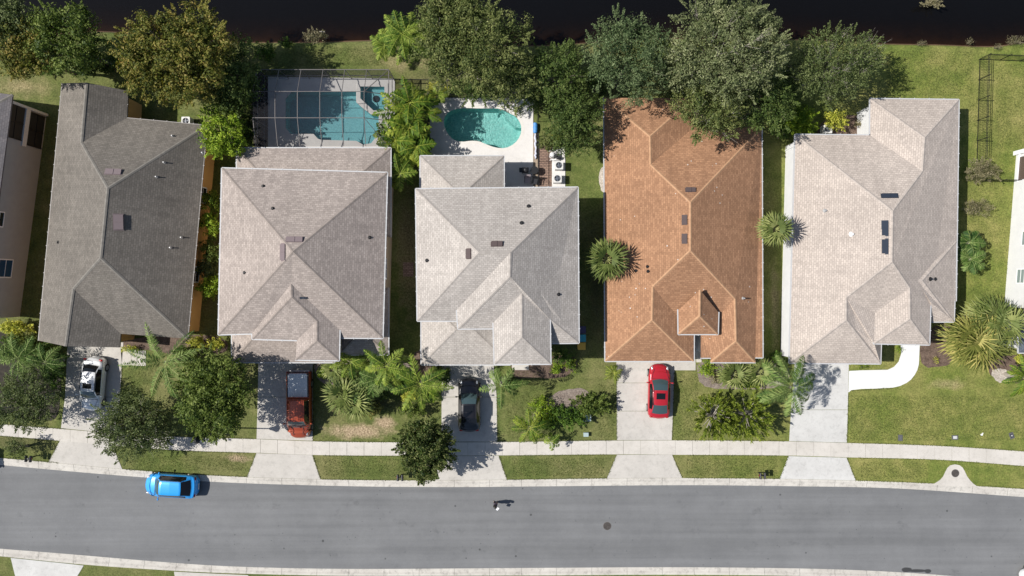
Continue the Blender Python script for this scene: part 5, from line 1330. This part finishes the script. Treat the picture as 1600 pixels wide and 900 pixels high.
def brush_tree(u, v, rpx, zc, p, label, n=150, group=FG):
    """branches that end in elongated tufts of strap leaves, pointing outwards"""
    base = P(u, v, zc); k_ = (CAMH-zc)/FPX; R_ = rpx*k_; root = empty('tree', (base.x, base.y, 0), label, 'tree', group); acc = [[], [], [], []]; tm = MB(); hub = np.array([0, 0, zc*.42])
    tm.tube([(0, 0, -.1), (0, 0, zc*.45)], [.17, .12], 8)
    d = unit(n*3); d = d[d[:, 2] > -.12][:n]
    for dd in d:
        a0 = hub; rr = rs.uniform(.5, 1.0); e = hub + dd*rr*np.array([R_, R_, zc*.85]); b = hub + (e-hub)*max(.3, 1-.62/np.linalg.norm(e-hub)); dr = (e-hub)/np.linalg.norm(e-hub)
        if rs.rand() < .4: tm.tube([tuple(hub), tuple(b)], [.05, .025], 4, False)
        m_ = 34; s = rs.uniform(0, 1, (m_, 1)); q = b + (e-b)*s; of = norm(np.cross(np.tile(dr, (m_, 1)), unit(m_))); ax = norm(of*.75 + dr*.9 + np.array([0, 0, .15])); ln = rs.uniform(.11, .19, (m_, 1)); bx = norm(np.cross(ax, unit(m_)))*.032
        acc[0].append(q + ax*ln*.8); acc[1].append(ax*ln); acc[2].append(bx); acc[3].append(rs.normal(.38 + .3*s[:, 0], .13, m_))
    leaves('crown', *[np.vstack(q) if i < 3 else np.concatenate(q) for i, q in enumerate(acc)], p, root); tm.build('trunk', M_BARKP, root)

# along the pond
tree(12, 35, 42, 6.5, 'olive', 'greyish olive tree in the upper left corner', size=.3)
tree(40, 78, 52, 6.0, 'autumn', 'yellowish tree at the left edge beyond the grey house', size=.32, dens=28)
tree(108, 66, 62, 6.5, 'green', 'dark green tree standing behind the gable end of the ochre house', ry=60, size=.32, dens=28)
tree(272, 88, 88, 6.0, 'autumn', 'broad tree with rusty leaf tips left of the screen cage', ry=76, size=.34, dens=26, lobes=7)
tree(362, 118, 42, 4.4, 'oakdark', 'dark tree in the shade against the left side of the screen cage', ry=58, size=.28)
shrub(408, 78, 18, 2.2, 'shrubd', 'dark bush on the bank behind the screen cage', size=.22)
shrub(492, 56, 20, 1.5, 'scrub', 'brownish brushy shrub at the pond edge behind the cage', ry=11, size=.2, aspect=.3)
palm_feather(638, 52, 36, 4.2, 'palmbr', 'bright feather palm clump on the pond bank left of the tallest oak', nf=14, stems=3, ll=.7, wd=.06, spreadstem=1.0)
palm_feather(602, 62, 22, 3.0, 'palmbr', 'smaller bright palm at the left foot of the palm clump on the bank', nf=10, stems=2, ll=.55)
tree(742, 72, 86, 7.5, 'oak', 'huge spreading oak behind the kidney shaped pool', ry=74, size=.26, dens=32, clump=.8, lobes=7, bark=M_BARKP, twigs=3, nlimb=34)
tree(708, 40, 55, 7.6, 'oak', 'upper left companion oak reaching over the pond beside the huge oak', size=.26, dens=30, clump=.8, bark=M_BARKP, twigs=2)
tree(800, 125, 52, 6.4, 'oak', 'oak crown hanging over the fence behind the kidney shaped pool', ry=42, size=.26, dens=32, clump=.75, bark=M_BARKP)
tree(872, 112, 48, 6.2, 'oakdark', 'dark oak between the huge oak and the grey green tree', ry=46, size=.25, dens=32, clump=.75)
tree(895, 170, 42, 6.0, 'oakdark', 'middle dark oak beside the left edge of the orange roof', ry=44, size=.25, dens=32, clump=.7)
tree(894, 208, 40, 4.6, 'oakdark', 'lowest dark oak over the equipment pad', ry=36, size=.25, dens=32, clump=.7)
tree(982, 92, 70, 7.0, 'oakgrey', 'grey green tree behind the left part of the orange roof', ry=66, size=.24, dens=34, clump=.75, lobes=7, twigs=2)
tree(1138, 78, 94, 7.6, 'silver', 'largest silvery oak with pale twigs behind the orange roof', ry=78, size=.25, dens=34, clump=.8, lobes=8, bark=M_BARKP, twigs=5, nlimb=46)
tree(1110, 172, 60, 6.6, 'oak', 'oak crown overhanging the back edge of the orange roof', ry=46, size=.25, dens=34, clump=.75, bark=M_BARKP, twigs=3, nlimb=24)
tree(1195, 160, 46, 5.6, 'oakdark', 'dark green crown over the right rear corner of the orange roof', ry=48, size=.25, dens=32, clump=.7)
tree(1300, 105, 62, 5.5, 'olive', 'open airy tree with thin branches behind the beige roofed house', ry=58, size=.24, dens=20, clump=.5, lobes=9, gap=.9, bark=M_BARKP, twigs=4, nlimb=40)
tree(1355, 85, 30, 4.5, 'olive', 'loose outer limb tree on the lawn edge right of the airy tree', ry=36, size=.22, dens=14, clump=.4, lobes=5, bark=M_BARKP, twigs=3, nlimb=20)
shrub(1252, 188, 28, 2.8, 'lime', 'bright green bush behind the beige roofed house', size=.26, dens=50, clump=.4)
shrub(1222, 203, 18, 2.0, 'shrubd', 'deep green bush between the orange and the beige roof at the back')
shrub(1309, 187, 19, 1.9, 'yellow', 'yellow leaved bush beside the porch of the beige roofed house', size=.22)
shrub(1345, 192, 8, 1.0, 'scrub', 'small dry bush between the yellow bush and the white porch')
shrub(1538, 268, 32, 1.6, 'scrub', 'sparse grey brown bush at the end of the black fence', ry=17, size=.20, dens=60, aspect=.3)
shrub(1530, 326, 26, 1.4, 'scrub', 'lower sparse twiggy bush on the right side lawn', ry=14, size=.19, dens=48, aspect=.3)
for (u, v, rr, lb) in ((1350, 66, 6, 'low weed tuft on the bank, leftmost'), (1440, 67, 9, 'low weed tuft on the bank straight behind the beige roofed house'), (1518, 64, 7, 'taller weed tuft in the water edge left of the fence corner'), (1592, 62, 16, 'reedy weeds on the bank at the right edge'), (1560, 72, 8, 'weed tuft on the bank above the fence corner')):
    shrub(u, v, rr, .7, 'scrub', lb, size=.14, aspect=.25, group='weeds on the pond bank', ry=max(4, rr*.6))
shrub(1458, 5, 18, .5, 'scrub', 'floating water weeds far out on the dark pond', ry=6, size=.2, group='weeds on the pond bank')
for i, (u, v, rr, lb) in enumerate(((340, 72, 12, 'shaded bank bush right of the rusty tipped tree'), (445, 66, 14, 'low dark bank growth behind the middle of the cage'), (590, 66, 12, 'bushy growth under the bright palm clump'), (60, 95, 30, 'shaded undergrowth below the yellowish tree'), (170, 92, 24, 'dark undergrowth between the two back trees on the left'))):
    shrub(u, v, rr, 1.3, 'shrubd', lb, ry=rr*.6, group='undergrowth on the pond bank')
# round the pools
tree(350, 212, 38, 3.6, 'lime', 'bright yellow green bushy tree at the lower left of the screen cage', ry=42, size=.42, dens=20, clump=.6, group=SG, aspect=.35, flatz=.8)
tree(352, 165, 32, 3.6, 'green', 'leafy tree between the ochre house and the screen cage', ry=28, size=.3, group=SG)
palm_feather(640, 180, 34, 3.2, 'areca', 'golden green palm clump between the two pools, upper one', nf=12, stems=5, ll=.72, wd=.13, spreadstem=1.3, nleaf=19)
palm_feather(632, 218, 32, 2.8, 'areca', 'golden green palm clump between the two pools, lower one', nf=12, stems=5, ll=.72, wd=.13, spreadstem=1.2, nleaf=19)
palm_feather(625, 272, 25, 2.4, 'palmbr', 'bright small palm at the upper right corner of the taupe roof', nf=12, ll=.6, wd=.07, nleaf=24)
shrub(684, 140, 22, 1.3, 'yellow', 'pale yellow flowering bush at the fence corner of the open pool', ry=13, size=.18)
palm_feather(683, 150, 14, 1.6, 'palmbr', 'young palm in the corner of the open pool deck', nf=9, ll=.4, nleaf=20)
shrub(855, 222, 16, 1.5, 'oak', 'small bush at the top of the paver strip')
shrub(868, 215, 9, 1.0, 'yellow', 'yellowish plant beside the blue pool cover under the dark oak')
for (u, v, rr, h_, pp_, lb) in ((331, 318, 19, 2.6, 'areca', 'topmost leafy hedge shrub between the ochre and the tan house'), (329, 352, 19, 2.8, 'lime', 'second hedge shrub from the top between the ochre and the tan house'), (331, 388, 19, 2.6, 'green', 'third hedge shrub from the top between the ochre and the tan house'), (326, 418, 19, 2.4, 'olive', 'fourth hedge shrub from the top, greyish, between two houses'), (328, 448, 19, 2.5, 'lime', 'lowest hedge shrub between the ochre and the tan house')):
    shrub(u-2, v, rr, h_, pp_, lb, ry=21, size=.30, aspect=.35, clump=.36, group='hedge shrubs between two houses')
palm_fan(948, 405, 35, 4.6, 'fan', 'cabbage palm leaning over the left edge of the orange roof', nf=34)
palm_fan(1211, 358, 28, 4.6, 'fan', 'cabbage palm between the orange and the beige roof', nf=30)
palm_feather(1514, 379, 20, 2.0, 'palm', 'upper of two small palms against the right side of the beige roofed house', nf=14, ll=.75, wd=.09, nleaf=26)
palm_feather(1516, 405, 19, 2.0, 'palm', 'lower of two small palms against the right side of the beige roofed house', nf=14, ll=.75, wd=.09, nleaf=26)
palm_fan(1554, 502, 38, 3.4, 'fan', 'dark fan palm clump touching the white house at the right', nf=30, offs=((-.5, .3), (.6, -.3)))
palm_fan(1522, 532, 42, 3.0, 'fany', 'yellowing fan palm clump beside the red brown mulch', nf=30, offs=((-.6, .2), (.5, .3), (.1, -.5)))
palm_feather(1600, 590, 32, 2.2, 'areca', 'dark golden palm cut off by the right edge above the lawn', nf=12, ll=.5, wd=.07)
shrub(1594, 562, 8, .8, 'yellow', 'small orange yellow bush by the garage at the right edge')
# front yards, left to right
shrub(26, 513, 26, 2.2, 'yellow', 'yellow green bush at the lower corner of the grey house', ry=14, size=.26)
shrub(28, 532, 30, 1.8, 'green', 'dark bush below the yellow green bush at the left edge', ry=12)
palm_feather(28, 560, 40, 2.6, 'palm', 'shaded feather palm at the left edge of the front yard', nf=14, stems=2, ll=.65)
palm_feather(70, 566, 30, 2.4, 'palm', 'shaded feather palm next to the leftmost driveway', nf=14, ll=.6)
tree(40, 626, 56, 3.6, 'olive', 'grey green oak left of the white car', ry=52, size=.24, dens=32, clump=.65, group=FG, flatz=.85, twigs=3, bark=M_BARKP)
tree(26, 702, 18, 1.4, 'olive', 'small grey tree by the street at the left edge', size=.2, clump=.35, group=FG, nlimb=8)
shrub(202, 546, 13, .9, 'yellow', 'low yellow green bush at the entrance of the ochre house', ry=7, size=.16)
tree(216, 664, 60, 3.2, 'olive', 'olive grey oak between the white car and the street', ry=54, size=.24, dens=32, clump=.65, lobes=8, group=FG, flatz=.85, twigs=4, nlimb=34, bark=M_BARKP)
palm_feather(258, 566, 58, 4.6, 'palm', 'tall feather palm in front of the ochre house', nf=13, ll=.7, wd=.06, nleaf=44, droop=1.2)
shrub(304, 536, 13, 1.6, 'yellow', 'bright yellow bush left of its twin in front of the ochre house', size=.24); shrub(334, 537, 15, 1.6, 'yellow', 'bright yellow bush nearest the tan house, right of its twin', ry=9, size=.24)
tree(336, 612, 63, 4.7, 'green', 'round leafy green tree left of the copper pickup truck', ry=66, size=.32, dens=32, clump=.62, lobes=8, group=FG, flatz=.85)
palm_fan(545, 622, 32, 2.4, 'fan', 'silvery fan palm clump on the dry lawn right of the pickup truck', nf=26, offs=((-.5, .3), (.6, -.2)))
palm_fan(521, 576, 20, 1.8, 'fan', 'small fan palm under the front gable of the tan house', nf=20)
palm_fan(566, 574, 24, 2.0, 'fan', 'second fan palm along the front of the tan house', nf=20)
palm_feather(604, 572, 34, 4.4, 'palmbr', 'tall bright palm at the right front corner of the tan house', nf=13, ll=.65, wd=.06)
palm_feather(656, 600, 44, 4.6, 'palmbr', 'tall bright palm left of the black car', nf=13, ll=.7, wd=.065, nleaf=40)
palm_feather(572, 606, 24, 2.6, 'palm', 'dark low palm between the fan palms of the tan house', nf=12)
shrub(640, 620, 13, 1.3, 'yellow', 'yellow leaved bush under the tall bright palm'); shrub(672, 618, 12, 1.3, 'lime', 'lime green bush beside the black car')
shrub(610, 604, 20, 1.6, 'green', 'dark bush between the two tall bright palms', ry=12); shrub(588, 596, 14, 1.4, 'yellow', 'yellowish low bush beside the dark palm'); shrub(680, 575, 12, 1.4, 'green', 'green bush at the left corner of the third garage')
tree(664, 701, 43, 3.3, 'magnolia', 'glossy dark green tree standing between sidewalk and street', ry=50, size=.30, dens=50, clump=.5, lobes=8, group=FG, flatz=.9, spread=.28)
palm_feather(783, 602, 36, 4.4, 'palm', 'feather palm between the black car and the light roofed house entrance', nf=9, ll=.6, nleaf=36, droop=1.7)
shrub(884, 556, 24, 1.6, 'shrubd', 'dark clipped bush under the front eave of the light taupe roof', ry=14, size=.18)
shrub(868, 573, 11, .8, 'lime', 'bright green plant below the dark clipped bush'); shrub(892, 573, 12, .8, 'areca', 'reddish yellow plant below the dark clipped bush')
shrub(922, 632, 32, 1.9, 'green', 'right end of the front hedge next to the orange roofed plot', ry=19, size=.26); shrub(886, 650, 34, 1.8, 'shrubd', 'middle of the front hedge with dark leaves', ry=16, size=.26); shrub(850, 642, 26, 1.4, 'lime', 'yellow green part of the front hedge', size=.2)
palm_feather(828, 668, 30, 2.4, 'areca', 'yellow green palm near the sidewalk left of the front hedge', nf=14, ll=.55, nleaf=30); palm_feather(862, 690, 14, 1.6, 'palmbr', 'small palm tuft hanging over the sidewalk', nf=9, ll=.35, nleaf=18)
palm_feather(959, 583, 15, 1.1, 'strap', 'small cycad beside the upper left of the red car driveway', nf=16, ll=.22, wd=.03, nleaf=22, nm='cycad')
shrub(1107, 575, 15, 1.5, 'lime', 'round lime green bush in front of the orange roofed house', size=.18)
palm_fan(1146, 584, 26, 1.8, 'fan', 'left one of two fan palms in front of the orange roofed house', nf=22); palm_fan(1186, 580, 26, 1.9, 'fan', 'right one of two fan palms in front of the orange roofed house', nf=22)
shrub(1222, 573, 12, 1.2, 'areca', 'reddish bush at the corner of the palest driveway'); shrub(1212, 558, 10, 1.5, 'shrubd', 'dark bush in the gap right of the orange roofed house')
brush_tree(1124, 655, 43, 3.3, 'strap', 'left one of two bristly trees with tufted branches by the sidewalk'); brush_tree(1178, 655, 46, 3.5, 'strap', 'right one of two bristly trees with tufted branches, bright tuft on top')
palm_feather(1238, 606, 52, 4.8, 'palm', 'wispy feather palm arching over the palest driveway', nf=16, ll=1.0, wd=.052, nleaf=60, droop=1.9, hang=.6)
shrub(1404, 546, 6, .6, 'lime', 'small green plant at the start of the white curved walkway', size=.14); shrub(1350, 573, 9, .4, 'areca', 'low yellowish plants in the strip beside the white curved walkway', ry=4, size=.14)
shrub(1464, 562, 5, .4, 'yellow', 'tiny yellow plant in the red brown mulch', size=.12)
palm_feather(548, 566, 26, 3.0, 'palmbr', 'middle sized bright palm under the right front gable of the tan house', nf=11, ll=.6)
palm_feather(590, 592, 28, 2.8, 'palm', 'dark palm in the middle of the dense bed of the tan house', nf=12, ll=.6)
shrub(790, 596, 12, 1.2, 'green', 'low green plant at the foot of the feather palm'); 

for (u, v, rr, h_, pp_, lb, ry_) in (
    (596, 612, 16, 1.6, 'oakdark', 'dark shrub between the fan palms and the tall bright palm', 12), (632, 596, 12, 1.5, 'lime', 'bright green shrub between the two tall bright palms', 10), (700, 585, 8, 1.0, 'green', 'small shrub on the driveway edge beside the black car', 10),
    (735, 140, 40, 3.2, 'oakdark', 'understorey bush below the huge oak by the pool fence', 16), (845, 150, 34, 3.2, 'oakdark', 'understorey bush between the dark oaks and the pool', 26),
    (930, 128, 28, 3.0, 'oakdark', 'understorey bush between the dark oaks and the grey green tree', 30), (1052, 120, 30, 3.6, 'oak', 'leafy gap filler between the grey green tree and the silvery oak', 40),
    (1232, 130, 30, 3.0, 'oakdark', 'dark bush between the silvery oak and the airy tree', 34), (150, 100, 26, 2.6, 'oakdark', 'shaded tall bush behind the gable end of the ochre house', 20),
    (10, 545, 34, 2.0, 'shrubd', 'shaded bed shrub at the left edge under the palms', 14), (80, 590, 18, 1.6, 'shrubd', 'shaded shrub between the palm and the leftmost driveway', 20),
    (60, 545, 26, 1.6, 'green', 'dark shrub at the foot of the leftmost palms', 12), (285, 556, 22, 1.6, 'green', 'bushy growth between the tall feather palm and the round leafy tree', 14),
    (540, 590, 22, 1.5, 'green', 'dark filler bush between the small fan palms', 14), (612, 588, 20, 2.0, 'oakdark', 'dark bush under the tall palm at the house corner', 14), (505, 582, 10, 1.2, 'lime', 'bright low bush right of the pickup truck', 10),
    (578, 640, 18, 1.3, 'fany', 'dry yellowish low plant at the right side of the silvery fan palms', 12), (646, 640, 22, 1.6, 'green', 'bush below the tall bright palm near the glossy tree', 14), (690, 596, 12, 1.8, 'oakdark', 'dark bush between the bright palm and the black car', 18),
    (1165, 598, 24, 1.2, 'areca', 'yellow green low bush below the two fan palms', 9), (1124, 590, 14, 1.1, 'scrub', 'dry low plant beside the round lime green bush', 9), (852, 660, 22, 1.5, 'shrubd', 'lower left part of the front hedge', 10),
    (650, 152, 18, 2.2, 'green', 'green bush at the top of the golden palm clumps', 14), (610, 244, 12, 1.6, 'green', 'green bush at the back right corner of the taupe roof', 14), (655, 215, 18, 2.0, 'areca', 'golden bush right of the golden palm clumps', 26),
    (380, 190, 20, 2.6, 'oakdark', 'dark bush at the left lower corner of the screen cage', 34), (388, 145, 18, 3.0, 'oakdark', 'dark bush against the left wall of the screen cage', 26)):
    shrub(u, v, rr, h_, pp_, lb, ry=ry_, size=.24, clump=.4)

# ------------------------------------------------------------------ grass blades along the paved edges and in the open front lawns
drvs = [(93, 192), (386, 502), (676, 793), (947, 1067), (1217, 1338)]
def edge_pts():
    out = []
    def along(a, b, n_):
        for i in range(n_):
            t = rnd.random(); out.append((a[0]+(b[0]-a[0])*t + rnd.gauss(0, .55), a[1]+(b[1]-a[1])*t + rnd.gauss(0, .5)))
    u = -20.0
    while u < 1620:
        for f_, off in ((walk_t, -.6), (walk_b, .6), (up_out, -.7)):
            if f_ is walk_b or f_ is up_out:
                if any(a - 2 < u < b + 2 for a, b in drvs) or (f_ is up_out and 1455 < u < 1528): continue
            elif any(a+8 < u < b-12 for a, b in drvs): continue
            for _ in range(9): q = u + rnd.uniform(0, 4); out.append((q, f_(q) + off + rnd.gauss(0, .45)))
        u += 4.0
    for a, b in (((963, 580), (963.5, 688)), ((1053.5, 579), (1050.5, 688)), ((1325.5, 614), (1323.3, 692)), ((776.5, 620), (777.5, 690)), ((489.3, 570), (489, 689)), ((1394, 606.5), (1330, 610.5)),
                 ((400, 709), (386, 745)), ((488.5, 711), (501, 749)), ((779.5, 712), (792, 750)), ((963, 711), (948, 747)), ((1050.5, 711), (1066, 747)), ((1231.5, 713), (1218, 748)), ((1323, 715), (1337, 751)), ((93.5, 688), (76, 722)), ((190.8, 572), (188.5, 620)), ((235, 105), (420, 108))):
        along(a, b, int(3.2*math.hypot(b[0]-a[0], b[1]-a[1])))
    return out
ep = edge_pts()
for (u0, v0, u1, v1, n_) in ((1328, 618, 1620, 688, 9000), (505, 716, 670, 745, 1800), (800, 716, 943, 744, 1800), (1072, 716, 1214, 744, 1700), (200, 712, 384, 735, 1700), (1345, 722, 1450, 748, 1100), (1056, 585, 1090, 684, 1400), (1385, 80, 1520, 150, 4000), (1512, 150, 1580, 465, 6000), (1556, 100, 1620, 230, 2500), (455, 74, 600, 102, 1800), (935, 600, 960, 684, 900), (792, 580, 850, 684, 2000), (200, 575, 240, 640, 700)):
    for _ in range(n_): ep.append((rnd.uniform(u0, u1), rnd.uniform(v0, v1)))
ep = np.array(ep); kk = CAMH/FPX; n_ = len(ep)
C3 = np.stack([(ep[:, 0]-800)*kk, (450-ep[:, 1])*kk, np.full(n_, .03)], 1)
ax = norm(unit(n_)*np.array([1, 1, .25]) + np.array([0, 0, .45])); ln = rs.uniform(.035, .085, (n_, 1)); bx = norm(np.cross(ax, unit(n_)))*.014
PAL['grass'] = ((.050, .075, .018), (.105, .125, .034), (.20, .20, .075))
go = leaves('grass', C3 + ax*ln*.5, ax*ln, bx, rs.normal(.5, .22, n_), 'grass', None); tag(go, kind='stuff')

# ------------------------------------------------------------------ the walker
def skin_mesh(name, chains, material, parent, sub=1):
    """chains: list of [(x,y,z,r), ...]; vertices at the same place are shared"""
    vs = []; es = []; rad = []; key = {}
    for ch in chains:
        prev = None
        for (x, y, z, r_) in ch:
            k_ = (round(x, 3), round(y, 3), round(z, 3))
            if k_ not in key: key[k_] = len(vs); vs.append((x, y, z)); rad.append(r_)
            i = key[k_]
            if prev is not None: es.append((prev, i))
            prev = i
    me = bpy.data.meshes.new(name); me.from_pydata(vs, es, []); me.update(); ob = bpy.data.objects.new(name, me); col.objects.link(ob)
    md = ob.modifiers.new('skin', 'SKIN'); sv = me.skin_vertices[0].data
    for i, r_ in enumerate(rad): sv[i].radius = (r_, r_)
    sv[0].use_root = True
    sb = ob.modifiers.new('sub', 'SUBSURF'); sb.levels = sub; sb.render_levels = sub
    dg = bpy.context.evaluated_depsgraph_get(); m2 = bpy.data.meshes.new_from_object(ob.evaluated_get(dg)); bpy.data.objects.remove(ob); 
    return link(name, m2, material, parent, True)
def person():
    root = empty('person', P(774.5, 784.0, 0) + Vector((0, 0, -.10)), 'person with dark hair walking on the road holding something white', 'person', rz=R(-35))
    # faces +x in its own frame; z up
    skin = mat('skin', (.50, .30, .22), .55); hair = mat('dark hair', (.012, .009, .008), .5); top = mat('dark patterned top', (.05, .035, .07), .8, build=lambda m, nt, b: NT(nt).l(NT(nt).ramp(NT(nt).noise(NT(nt).coord('Object'), 14), [(.45, (.02, .018, .05)), (.72, (.34, .24, .28))]), b.inputs['Base Color'])); leg_ = mat('black leggings', (.02, .02, .025), .7)
    hips = (0, 0, .88, .125)
    arm = lambda s_, el, ha: [(0, s_*.02, 1.33, .10), (0, s_*.17, 1.35, .055), (el[0], el[1], el[2], .040), (ha[0], ha[1], ha[2], .027)]
    legL = [hips, (.02, .10, .84, .10), (.09, .10, .47, .062), (.10, .10, .10, .04), (.12, .10, .055, .04), (.24, .11, .035, .03)]
    legR = [hips, (.0, -.10, .84, .10), (.0, -.10, .47, .062), (-.12, -.10, .12, .04), (-.14, -.10, .07, .04), (-.03, -.10, .035, .03)]
    spine = [hips, (0, 0, 1.05, .11), (0, 0, 1.22, .125), (0, 0, 1.33, .10), (.0, 0, 1.43, .05), (.02, 0, 1.50, .06), (.03, 0, 1.57, .088), (.03, 0, 1.65, .065)]
    eL, hL = (.03, .30, 1.12), (.24, .24, 1.08); eR, hR = (.05, -.28, 1.12), (.27, -.15, 1.12)
    ch = [spine, legL, legR, arm(1, eL, hL), arm(-1, eR, hR)]
    for h_ in (hL, hR):
        for i, l_ in enumerate((.075, .085, .08, .065)):
            y = h_[1] + (i-1.5)*.018; ch.append([(h_[0], h_[1], h_[2], .027), (h_[0]+.05, y, h_[2], .011), (h_[0]+.05+l_*.5, y, h_[2]-.006, .0085), (h_[0]+.05+l_*.8, y, h_[2]-.03, .0075)])
        ch.append([(h_[0], h_[1], h_[2], .027), (h_[0]+.03, h_[1]-.035, h_[2]+.01, .011), (h_[0]+.07, h_[1]-.045, h_[2]+.012, .009)])
    skin_mesh('body', ch, skin, root, 2)
    skin_mesh('blouse', [[(0, 0, .84, .22), (0, 0, 1.02, .195), (0, 0, 1.20, .19), (0, 0, 1.33, .145), (0, 0, 1.40, .07)], [(0, 0, 1.35, .112), (0, .18, 1.345, .085), (eL[0]*.7, .28, 1.17, .075)], [(0, 0, 1.35, .112), (0, -.18, 1.345, .085), (eR[0]*.7, -.26, 1.17, .075)]], top, root)
    skin_mesh('leggings', [[(0, 0, .93, .155), (0, 0, .88, .16), (.02, .10, .83, .125), (.09, .10, .47, .085), (.10, .10, .14, .06)], [(0, 0, .88, .16), (0, -.10, .83, .125), (.0, -.10, .47, .085), (-.115, -.10, .16, .06)]], leg_, root)
    m = MB(); m.ellipsoid((-.012, 0, 1.625), (.135, .125, .135), 16, 10); m.build('hair', hair, root, True)
    m = MB(); m.ellipsoid((-.10, 0, 1.46), (.085, .13, .22), 12, 8); m.build('ponytail', hair, root, True)
    m = MB(); m.ellipsoid((.125, 0, 1.57), (.022, .013, .022), 8, 6); m.build('nose', skin, root, True)
    for s_ in (-1, 1): m = MB(); m.ellipsoid((.105, s_*.033, 1.595), (.012, .014, .009), 8, 6); m.build('eye', M_BLK, root, True)
    for s_, x in ((1, .17), (-1, -.09)): m = MB(); m.ellipsoid((x, s_*.09, .05 if s_ > 0 else .07), (.14, .05, .045), 12, 6); m.build('shoe', mat('grey shoe', (.16, .15, .16), .6), root, True)
    ob = tag(MB().build('x', None), None); bpy.data.objects.remove(ob)
    q = root.matrix_world
    hp = Matrix.Translation(root.location) @ Matrix.Rotation(R(-35), 4, 'Z') @ Vector((.33, -.13, 1.04))
    b = empty('paper_bag', hp - Vector((0, 0, .12)), 'white bag or folded paper held by the person on the road', 'bag', rz=R(-35))
    m = MB(); m.v = [(-.06, -.12, 0), (.07, -.10, 0), (.08, .10, 0), (-.06, .08, 0), (-.08, -.15, .22), (.08, -.13, .2), (.09, .12, .22), (-.07, .10, .2)]
    m.f = [(3, 2, 1, 0), (4, 5, 6, 7), (0, 1, 5, 4), (1, 2, 6, 5), (2, 3, 7, 6), (3, 0, 4, 7)]; m.build('bag_body', mat('white paper', (.85, .85, .88), .7), b)
person()
